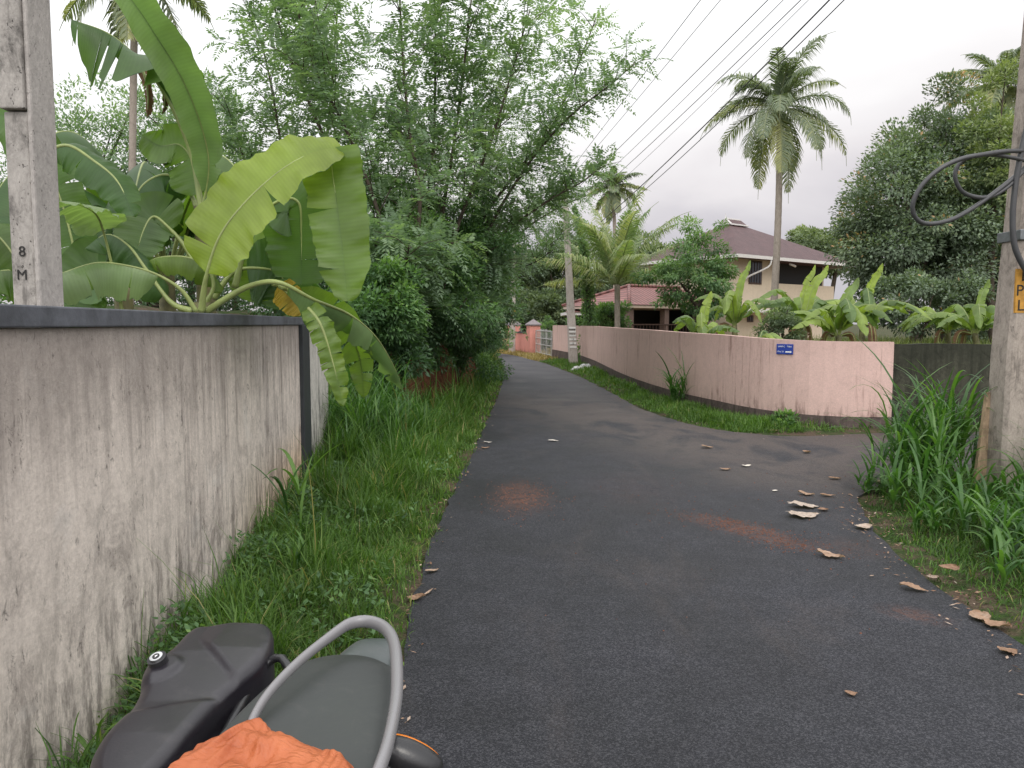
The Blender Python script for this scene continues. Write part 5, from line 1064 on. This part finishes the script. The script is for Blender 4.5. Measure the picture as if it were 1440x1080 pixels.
# ---------------------------------------------------------------- litter
def dry_leaf(px, py, L, Wd, az, tint, label, curl=.4, name='dry_leaf', mat='litter', cat='leaf', seed=0, z=.02, lob=0):
    L = L*(.78 if px > 1300 else 1); Wd = min(Wd*1.5, L*.8); curl = curl*.55; tint = tint*.86; r = np.random.default_rng(seed); c = G(px, py, z); n, m = 14, 7; t = np.linspace(0, 1, n); u = np.linspace(-1, 1, m)
    w = Wd*np.sin(np.clip(t*.93+.05, 0, 1)*PI)**.7*(1+.12*r.normal(0, 1, n)*(lob > 0)+lob*np.sin(t*17+r.random()*6)+.08*r.normal(0, 1, n)); X = (t-.5)*L
    V = np.zeros((n, m, 3)); V[..., 0] = X[:, None]+.06*L*np.sin(u*3+1)[None]; V[..., 1] = w[:, None]*u[None]*.5
    curl = curl*.6
    V[..., 2] = curl*Wd*(u[None]**2)*.35*(1+.6*np.sin(t*5+r.random()*6))[:, None]+.05*L*np.sin(t*4+r.random()*4)[:, None]+.01*L*r.normal(0, 1, (n, m))
    V[..., 2] -= V[..., 2].min(); ca_, sa_ = math.cos(az), math.sin(az); R = np.array([[ca_, -sa_, 0], [sa_, ca_, 0], [0, 0, 1]])
    mb = MB(); mb.add(V.reshape(-1, 3)@R.T+c, grid_faces(n, m), np.clip(tint+r.normal(0, .05, n*m), 0, 1)); o = mb.build(name, M[mat], None, True)
    o2 = o; tag(o2, label, cat, 'litter lying on the road'); return o
dry_leaf(1130, 725, .26, .12, .1, .9, 'larger pale torn leaf scrap, nearer of the two on the road', .12, 'leaf_scrap', 'litter', seed=1, lob=.25)
dry_leaf(1131, 712, .25, .10, -.1, .92, 'pale torn leaf scrap just beyond its larger neighbour', .16, 'leaf_scrap', 'litter', seed=2, lob=.3)
dry_leaf(1158, 717, .09, .06, .2, .35, 'small brown leaf right of the pale scraps', .8, seed=3)
dry_leaf(1134, 695, .13, .06, -.5, .6, 'curled leaf just beyond the pale scraps', .9, seed=4)
dry_leaf(1164, 697, .12, .04, -.3, .45, 'thin curled leaf beyond the pale scraps on their right', 1, seed=5)
dry_leaf(1168, 782, .16, .06, -.5, .62, 'crumpled buff leaf between the red spill and the grass', .9, seed=6, lob=.3)
dry_leaf(1020, 660, .11, .05, 0, .55, 'small dull leaf left of the white paper bit', .6, seed=7)
dry_leaf(1050, 655, .10, .05, .1, .95, 'tiny white paper bit near the junction', .4, 'paper_bit', 'paper', 'litter', 8)
dry_leaf(995, 629, .14, .07, .1, .6, 'lone pinkish leaf below the grass strip on the right', .7, seed=9)
dry_leaf(778, 620, .13, .05, .1, .95, 'white paper bit in the middle of the lane', .4, 'paper_bit', 'paper', 'litter', 10)
dry_leaf(686, 622, .10, .05, .3, .95, 'tiny white scrap at the left road edge', .4, 'paper_bit', 'paper', 'litter', 11)
dry_leaf(683, 630, .10, .05, .1, .5, 'brown leaf at the left road edge beside a white scrap', .5, seed=12)
dry_leaf(585, 841, .10, .045, .3, .4, 'curled rust-brown leaf on the left edge of the asphalt', 1.0, seed=13)
dry_leaf(603, 833, .09, .012, 1.1, .7, 'straw-thin stalk standing up by the rust-brown leaf', 1.0, seed=14)
dry_leaf(1418, 916, .12, .085, .2, .42, 'broad orange-brown leaf on the right edge of the asphalt', .6, seed=15)
dry_leaf(1378, 868, .16, .10, .9, .62, 'large buff leaf in the gutter under the right grass', .9, seed=16)
dry_leaf(1402, 880, .15, .07, -.7, .5, 'brown curled leaf between the buff and orange gutter leaves', .9, seed=17)
dry_leaf(1336, 800, .17, .12, .4, .35, 'rust-brown leaf caught in the right grass', .7, seed=18, z=.10)
dry_leaf(1312, 812, .09, .05, .1, .8, 'small pale leaf on the right grass edge', .6, seed=19, z=.03)
dry_leaf(1285, 828, .14, .05, -.6, .55, 'long leaf lying along the right asphalt edge', .6, seed=20)
dry_leaf(1245, 678, .22, .08, .0, .72, 'long buff leaf at the side road by the grass', .5, seed=21)
dry_leaf(1215, 742, .14, .09, .3, .85, 'pale leaf half under the left tip of the right grass', .7, seed=22)
dry_leaf(1174, 673, .12, .05, .0, .5, 'dull leaf at the mouth of the side road', .7, seed=23)
dry_leaf(1135, 636, .12, .06, .6, .55, 'leaf standing on edge on the side road below the pink wall', 1.2, seed=24)
dry_leaf(1087, 607, .16, .10, .9, .6, 'big buff leaf leaning on the weed bush', 1.2, seed=25)
dry_leaf(1197, 975, .05, .04, .0, .4, 'tiny round brown leaf in the near asphalt', .4, seed=26)
dry_leaf(608, 803, .10, .03, .8, .7, 'thin dry leaf above the rust-brown one on the left edge', .8, seed=27)
dry_leaf(1090, 690, .05, .04, 0, .9, 'tiny speck of paper left of the curled leaf', .4, 'paper_bit', 'paper', 'litter', 28)
def bag(px, py, s, label, seed, name='plastic_bag', mat='whitebag', z=0):
    r = np.random.default_rng(seed); c = G(px, py, z); n, m = 18, 26; th = np.linspace(0.02, PI*.55, n); ph = np.linspace(0, 2*PI, m)
    R = s*(1+.25*np.sin(3*ph[None]+2*th[:, None])+.15*np.sin(7*ph[None]+1)+.10*r.normal(0, 1, (n, m)))
    R[:, -1] = R[:, 0]
    V = np.stack([R*np.sin(th)[:, None]*np.cos(ph)*1.3, R*np.sin(th)[:, None]*np.sin(ph), R*.7*np.cos(th)[:, None]+.02*s], -1)
    mb = MB(); mb.add(V.reshape(-1, 3)+c, grid_faces(n, m)); tag(mb.build(name, M[mat], None, True), label, 'litter')
bag(822, 519, .19, 'crumpled white bag on the grass by the mid pole', 2); bag(812, 521, .16, 'small whitish bag lying left of the larger crumpled bag', 4)
bag(572, 622, .13, 'white plastic bag half hidden in the tall left grass', 3, z=.12)
# red grit scattered on the road
mb = MB(); rr_ = np.random.default_rng(77); 
for (px, py, sx_, sy_, sh, n) in ((732, 700, .17, .35, 0, 420), (1045, 745, .14, .28, -.62, 560), (1105, 768, .12, .1, -.5, 120), (1000, 720, .8, 1.2, 0, 120), (1230, 740, .25, .8, 0, 120)):
    c = G(px, py); dy = rr_.normal(0, sy_, n); dx = rr_.normal(0, sx_, n)+sh*dy; s = rr_.uniform(.003, .009, n)
    tet = np.array([(1, 0, 0), (-.6, .8, 0), (-.5, -.9, 0), (0, 0, .9)]); V = tet[None]*s[:, None, None]+np.stack([c[0]+dx, c[1]+dy, np.full(n, .0125)], 1)[:, None]
    mb.add(V.reshape(-1, 3), (np.arange(n)[:, None, None]*4+np.array([(0, 1, 3), (1, 2, 3), (2, 0, 3)])[None]).reshape(-1, 3))
tag(mb.build('red_grit', M['gravel']), 'rust-red grit spilled in patches on the asphalt', 'grit', kind='stuff')
def edge_litter():
    mb = MB(); r = np.random.default_rng(31)
    for (edge, s, n, y0, y1, w) in ((catmull(RL, 200), 1, 200, 2, 14, .06), (catmull(RR1, 100), -1, 260, 2.2, 7, .12), (catmull(SIDE_FAR[3:-8], 200), -1, 160, 10, 20, .2)):
        m = (edge[:, 1] > y0)&(edge[:, 1] < y1); e = edge[m]; i = r.integers(0, len(e), n); p = e[i]+r.normal(0, w, (n, 2))
        az = r.uniform(0, 2*PI, n); d = np.stack([np.cos(az), np.sin(az), r.uniform(-.05, .25, n)], 1)
        leaf_quads(mb, np.column_stack([p, np.full(n, .022)]), d, np.tile([0, 0, 1.], (n, 1))+r.normal(0, .2, (n, 3)), r.uniform(.015, .055, n), r.uniform(.004, .016, n), np.clip(r.normal(.45, .2, n), 0, 1))
    tag(mb.build('leaf_crumbs', M['litter']), 'small dry leaf crumbs and straw along the asphalt edges', 'leaf litter', kind='stuff')
edge_litter()
# ---------------------------------------------------------------- motorcycle (rear half towards the lane, front behind the camera)
MC = thing('motorcycle', 'parked motorcycle with black seat, silver grab rail and side case', 'motorcycle', (-.36, .95, 0))
def loft(mb, secs, seg=28, mi=0, tint=.5):
    """secs: (x,y,z, half width, half height up, half height down, exponent) section lies in XZ plane, lofted along Y"""
    th = np.linspace(0, 2*PI, seg, endpoint=False); V = []
    for (x, y, z, w, hu, hd, e) in secs:
        c, s_ = np.cos(th), np.sin(th); cx = np.sign(c)*np.abs(c)**(2/e); sz = np.sign(s_)*np.abs(s_)**(2/e)
        V.append(np.stack([x+w*cx, np.full(seg, y), z+np.where(sz > 0, hu, hd)*sz], -1))
    V = np.array(V); n = len(secs); i = np.arange(n-1)[:, None]*seg; j = np.arange(seg)[None]; kx = (j+1) % seg; b = mb.n
    mb.add(V.reshape(-1, 3), np.stack([i+j, i+seg+j, i+seg+kx, i+kx], -1).reshape(-1, 4), tint, 0, mi)
    mb.F.append((np.array([list(range(seg))])+b, mi)); mb.F.append((np.array([list(range(seg))[::-1]])+b+(n-1)*seg, mi))
def smooth_secs(secs, n): return [tuple(x) for x in catmull(np.array(secs, float), n)]
CX = -.375
mb = MB(); loft(mb, smooth_secs([(CX, .28, .79, .09, .03, .05, 3), (CX, .45, .79, .125, .03, .05, 3.5), (CX, .8, .785, .145, .03, .05, 4.5), (CX-.004, 1.15, .79, .160, .034, .05, 4.8), (CX-.001, 1.345, .79, .152, .034, .05, 4.8), (CX+.006, 1.468, .792, .139, .033, .05, 4.6), (CX+.010, 1.56, .793, .120, .032, .048, 4.4), (CX+.008, 1.60, .793, .096, .030, .04, 4), (CX+.004, 1.635, .792, .066, .024, .035, 3.4), (CX, 1.660, .791, .034, .015, .02, 2.8), (CX, 1.670, .789, .012, .006, .01, 2.4)], 60), 64)
seat_o = mb.build('seat', M['seat'], MC, True)
ss_ = smooth_secs([(CX, .45, .785, .125), (CX, .8, .78, .145), (CX-.004, 1.15, .785, .160), (CX-.001, 1.345, .785, .152), (CX+.006, 1.468, .787, .139), (CX+.010, 1.56, .788, .120), (CX+.008, 1.60, .788, .096), (CX+.004, 1.635, .788, .066), (CX, 1.666, .788, .026)], 50)
lft = [V3(a_-w_-.001, b_, c_+.002) for a_, b_, c_, w_ in ss_]; rgt = [V3(a_+w_+.001, b_, c_+.002) for a_, b_, c_, w_ in ss_]
mb = MB(); tube(mb, np.array(lft+rgt[::-1]), .0028, 6); mb.build('piping', M['tail'], seat_o, True)
mb = MB(); rp = [(-.468, 1.22, .80), (-.466, 1.35, .845), (-.436, 1.48, .865), (-.386, 1.628, .873), (-.362, 1.674, .874), (-.326, 1.683, .874), (-.282, 1.645, .873), (-.247, 1.555, .87), (-.215, 1.37, .865), (-.205, 1.22, .86), (-.210, 1.12, .85), (-.235, 1.02, .80)]
tube(mb, catmull(rp, 90), np.interp(np.linspace(0, 1, 90), [0, .3, .5, .62, .8, 1], [.007, .009, .0125, .0125, .0105, .010]), 12, flat=1.3); mb.build('grab_rail', M['rail'], MC, True)
mb = MB(); loft(mb, smooth_secs([(CX, 1.0, .74, .12, .03, .10, 3), (CX, 1.4, .74, .105, .03, .09, 3), (CX+.03, 1.60, .775, .078, .03, .06, 3), (CX+.050, 1.70, .788, .056, .030, .045, 3), (CX+.053, 1.755, .786, .042, .018, .03, 2.8), (CX+.053, 1.772, .782, .022, .007, .01, 2.4)], 26), 30); mb.build('tail_cowl', M['tail'], MC, True)
mb = MB(); loft(mb, smooth_secs([(CX, .30, .64, .11, .10, .12, 2.8), (CX, .7, .66, .125, .08, .12, 2.8), (CX, 1.15, .69, .115, .05, .10, 2.8), (CX, 1.5, .72, .08, .04, .06, 2.6)], 20), 26); mb.build('side_panel', M['body'], MC, True)
mb = MB(); loft(mb, smooth_secs([(CX, -.28, .88, .06, .05, .08, 2.4), (CX, -.15, .90, .13, .08, .12, 2.6), (CX, .1, .88, .14, .10, .14, 2.6), (CX, .3, .82, .10, .05, .08, 2.4)], 22), 28); mb.build('fuel_tank', M['body'], MC, True)
mb = MB(); loft(mb, [(CX+.03, 1.74, .72, .05, .02, .03, 3), (CX+.03, 1.775, .715, .045, .018, .025, 3)], 20); mb.build('tail_light', M['redlens'], MC, True)
def wheel(cy):
    Wh = None; a = np.linspace(0, 2*PI, 40); mb = MB(); tube(mb, [V3(CX, cy+.27*math.cos(t), .30+.27*math.sin(t)) for t in a], .045, 10, cap=False); w = mb.build('wheel', M['rubber'], MC, True)
    mb = MB(); tube(mb, [V3(CX, cy+.225*math.cos(t), .30+.225*math.sin(t)) for t in a], .015, 8, cap=False)
    for i in range(6):
        t = i*PI/3; tube(mb, [V3(CX, cy, .30), V3(CX, cy+.225*math.cos(t), .30+.225*math.sin(t))], .014, 6)
    tube(mb, [V3(CX-.07, cy, .30), V3(CX+.07, cy, .30)], .05, 14); r_ = mb.build('rim', M['rail'], w, True)
    r_.matrix_parent_inverse = Matrix()
wheel(1.33); wheel(.03-.02)
mb = MB(); th = np.linspace(-.3, 2.2, 20)
V = []
for t in th:
    for x in (-.065, -.05, 0, .05, .065): V.append((CX+x, 1.33+.34*math.cos(t), .30+(.34-.02*abs(x/.065)**2)*math.sin(t)-(.03 if abs(x) > .06 else 0)))
mb.add(V, grid_faces(20, 5)); mb.build('rear_fender', M['body'], MC, True)
mb = MB(); box(mb, (CX-.12, .25, .25), (CX+.12, .72, .58)); bevel(mb.build('engine', M['body'], MC), .04, 3)
mb = MB(); tube(mb, [V3(CX, .85, .35), V3(CX+.1, 1.33, .30)], .02, 8); tube(mb, [V3(CX, .85, .35), V3(CX-.1, 1.33, .30)], .02, 8); tube(mb, [V3(CX-.1, 1.33, .3), V3(CX-.1, 1.15, .70)], .028, 8); tube(mb, [V3(CX+.1, 1.33, .3), V3(CX+.1, 1.15, .70)], .028, 8); mb.build('swingarm', M['body'], MC, True)
mb = MB(); tube(mb, catmull([V3(CX+.13, .5, .28), V3(CX+.15, .8, .28), V3(CX+.16, 1.1, .34), V3(CX+.16, 1.45, .40)], 16), np.linspace(.025, .05, 16), 12); mb.build('exhaust', M['chrome'], MC, True)
mb = MB(); tube(mb, [V3(CX-.08, .0, .3), V3(CX-.08, -.2, .95)], .02, 8); tube(mb, [V3(CX+.08, .0, .3), V3(CX+.08, -.2, .95)], .02, 8); mb.build('fork', M['chrome'], MC, True)
mb = MB(); tube(mb, catmull([V3(CX-.36, .12, 1.0), V3(CX-.15, -.1, 1.05), V3(CX, -.18, 1.0), V3(CX+.15, -.1, 1.05), V3(CX+.36, .12, 1.0)], 24), .013, 8); mb.build('handlebar', M['body'], MC, True)
# indicator on the right of the tail
ip = P(578, 1066, 1.30)
mb = MB(); n = 14; t = np.linspace(0, PI, n); ax = nrm(V3(.8, .05, -.42)); 
tube(mb, [ip+ax*(-.062*math.cos(x)) for x in t], [max(.030*math.sin(x)**.7, .002) for x in t], 14); ind = mb.build('indicator', M['body'], MC, True)
mb = MB(); tube(mb, [ip+ax*(-.055*math.cos(x))+V3(0, .012, .003) for x in t], [max(.0235*math.sin(x)**.7, .002) for x in t], 14); q = mb.build('indicator_lens', M['amber'], ind, True); q.matrix_parent_inverse = Matrix()
mb = MB(); tube(mb, [ip-ax*.05, V3(CX+.09, 1.28, .76)], .012, 8); mb.build('indicator_stalk', M['body'], MC, True)
# crash guard / carrier frame between case and seat
mb = MB()
tube(mb, catmull([V3(CX-.11, 1.62, .78), V3(CX-.15, 1.66, .80), V3(CX-.19, 1.62, .77), V3(CX-.2, 1.3, .70)], 20), .010, 8)
tube(mb, [V3(CX-.10, 1.15, .60), V3(CX-.2, 1.2, .55), V3(CX-.2, 1.7, .55)], .010, 8)
tube(mb, [V3(CX-.10, 1.5, .74), V3(CX-.2, 1.5, .72)], .010, 8); mb.build('carrier_frame', M['body'], MC, True)
# side case
PX = -.655
CS = thing('side_case', 'glossy black hard side case with round lock, left of the seat', 'case', (PX, 1.45, .5))
CY = [1.212, 1.218, 1.232, 1.255, 1.30, 1.37, 1.44, 1.51, 1.56, 1.60, 1.64, 1.70, 1.77, 1.82, 1.845, 1.855]
CL = [-.66, -.685, -.712, -.730, -.748, -.758, -.757, -.767, -.787, -.797, -.788, -.781, -.783, -.772, -.752, -.725]
CR = [-.64, -.622, -.612, -.606, -.60, -.597, -.592, -.582, -.563, -.552, -.547, -.552, -.572, -.605, -.635, -.67]
CYs = catmull(np.array([CY, CL, CR]).T, 200)
def case_secs(y):
    t = (y-1.212)/.643; end = np.clip(min(t, 1-t)/.07, 0, 1); r_ = math.sqrt(1-(1-end)**2)
    l_, rr2 = np.interp(y, CYs[:, 0], CYs[:, 1]), np.interp(y, CYs[:, 0], CYs[:, 2])
    return (l_+rr2)/2, (rr2-l_)/2, np.interp(t, [0, .2, .4, .55, .7, .9, 1], [.79, .80, .802, .812, .822, .824, .80]), r_
def case_part(name, mat, parent, low=False):
    mb = MB(); ys = 1.212+.643*(.5-.5*np.cos(np.linspace(0, PI, 150))); V = []; rc0 = .026
    sg = lambda q_: 1/(1+np.exp(-np.clip(q_, -30, 30)))
    for y in ys:
        xc, w, zt, r_ = case_secs(y); d_ = min(y-1.212, 1.855-y); e_ = np.clip(d_/.03, 0, 1); drop = .026*(1-math.sqrt(max(0, 1-(1-e_)**2)))
        rc = min(rc0, w*.45); a_ = np.linspace(0, PI/2, 10)
        if low: w = w-.006; top, bot = .671, .43+.05*(1-e_)
        else: top, bot = zt-drop, .674
        xs = np.r_[np.full(6, -w), -w+rc*(1-np.cos(a_)), np.linspace(-w+rc, w-rc, 56)[1:-1], w-rc*(1-np.cos(a_[::-1])), np.full(6, w)]
        zs_ = np.r_[np.linspace(bot, top-rc, 7)[:6], top-rc*(1-np.sin(a_)), np.full(54, top), top-rc*(1-np.sin(a_[::-1])), np.linspace(top-rc, bot, 7)[1:]]
        topm = np.clip((zs_-(top-rc))/rc, 0, 1); X = xc+xs; Z = zs_.copy()
        if not low:
            u_ = xs/max(w, 1e-4)
            rb = np.hypot(X+.766, y-1.590); near = sg((1.452+.03*np.sin((X+.66)*14)-y)/.0035)
            far = sg((y-(1.545-1.2*(X+.58)))/.004)*np.clip((X+.735)/.05, 0, 1)
            Z = Z+topm*(.008*np.maximum(near, far)+.011*sg((.047-rb)/.0025)*(1-far)-.005-.004*u_**2)
        V.append(np.stack([X, np.full(len(X), y), Z], -1))
    V = np.array(V); n, m_ = V.shape[:2]; mb.add(V.reshape(-1, 3), grid_faces(n, m_)[:, ::-1])
    bt = np.stack([V[:, 0], V[:, -1]], 1); mb.add(bt.reshape(-1, 3), grid_faces(n, 2))
    mb.F.append((np.array([list(range(m_))]), 0)); mb.F.append((np.array([list(range(m_))[::-1]])+(n-1)*m_, 0))
    return mb.build(name, mat, parent, True)
case_part('lid', M['case'], CS)
case_part('shell', M['case'], CS, True)
yy = np.linspace(1.222, 1.846, 60); cl_ = np.array([(np.interp(y, CYs[:, 0], CYs[:, 1])-.0035, y, .672) for y in yy]); cr_ = np.array([(np.interp(y, CYs[:, 0], CYs[:, 2])+.0035, y, .672) for y in yy])
mb = MB(); tube(mb, np.vstack([cl_, cr_[::-1], cl_[:1]]), .0032, 6, cap=False); mb.build('seam_strip', M['tail'], CS, True)
mb = MB(); box(mb, (-.605, 1.50, .63), (-.560, 1.55, .70)); bevel(mb.build('latch', M['body'], CS), .006)
lk = V3(-.766, 1.590, .828)
nl = nrm(V3(-.15, -.35, 1)); a_ = nrm(np.cross(nl, V3(1, 0, 0)))
mb = MB(); tube(mb, [lk-nl*.02, lk+nl*.004], .020, 24); K = mb.build('lock_surround', M['body'], CS)
mb = MB(); tube(mb, [lk+nl*.0045, lk+nl*.008], .0135, 24); mb.build('lock', M['chrome'], CS)
mb = MB(); tube(mb, [lk+nl*.0082, lk+nl*.0092], .0075, 16); mb.build('lock_ring', M['body'], CS)
mb = MB(); tube(mb, [lk+nl*.0094, lk+nl*.0105], [.005, .001], 3); mb.build('keyhole', M['chrome'], CS)
# orange rain sheet on the front of the seat
def cloth():
    n, m = 150, 150; u = np.linspace(-1, 1, m); v = np.linspace(0, 1, n); U, Vv = np.meshgrid(u, v)
    X = -.415+U*.195
    back_y = np.interp(X, [-.60, -.56, -.527, -.5, -.47, -.448, -.436, -.41, -.34, -.278, -.24, -.22], [1.12, 1.19, 1.262, 1.282, 1.297, 1.322, 1.315, 1.272, 1.252, 1.215, 1.17, 1.12])
    Y = back_y-Vv*.5
    X = X-.10*np.clip(Vv, 0, 1)*(U < 0)*(-U)
    zs = np.where(X > -.53, .822, .822-.10*np.clip((-.53-X)/.06, 0, 1)); zs = zs-.02*np.clip((X+.262)/.04, 0, 1)
    rise = sstep(Vv/.10); bend = Vv*6+.5*np.sin(U*2.5+.6)+.25*np.sin(U*6+Vv*5)
    sm = lambda q_: (.5+.5*np.sin(q_))**1.6
    fold = .016*sm(bend*2.0+U*1.4)+.010*sm(bend*4.6-U*3.1+1)+.005*sm(bend*9+U*6)+.009*np.abs(np.sin(bend*3.1+U*2+.6*np.sin(U*8)))**.6+.010*sm(U*5.5+4*Vv+1.5*np.sin(Vv*8))+.005*sm(U*13-9*Vv)
    Z = zs+.004+rise*(.012+fold*(1-.3*np.abs(U)))+.0012*np.sin(U*60+Vv*35+3*np.sin(U*9))*rise
    mb = MB(); mb.add(np.stack([X, Y, Z], -1).reshape(-1, 3), grid_faces(n, m)); o = mb.build('rain_sheet', M['cloth'], None, True)
    tag(o, 'crumpled orange plastic rain sheet lying over the front of the seat', 'rain sheet'); return o
cloth()
# sub-part offsets: children of a part keep world coordinates baked in their mesh
for o in list(C.objects):
    if o.parent is not None and o.parent.parent is not None: o.matrix_parent_inverse = Matrix()
S.cycles.max_bounces = 6; S.cycles.diffuse_bounces = 3; S.cycles.glossy_bounces = 2; S.cycles.transmission_bounces = 4; S.cycles.transparent_max_bounces = 4
S.cycles.use_denoising = True
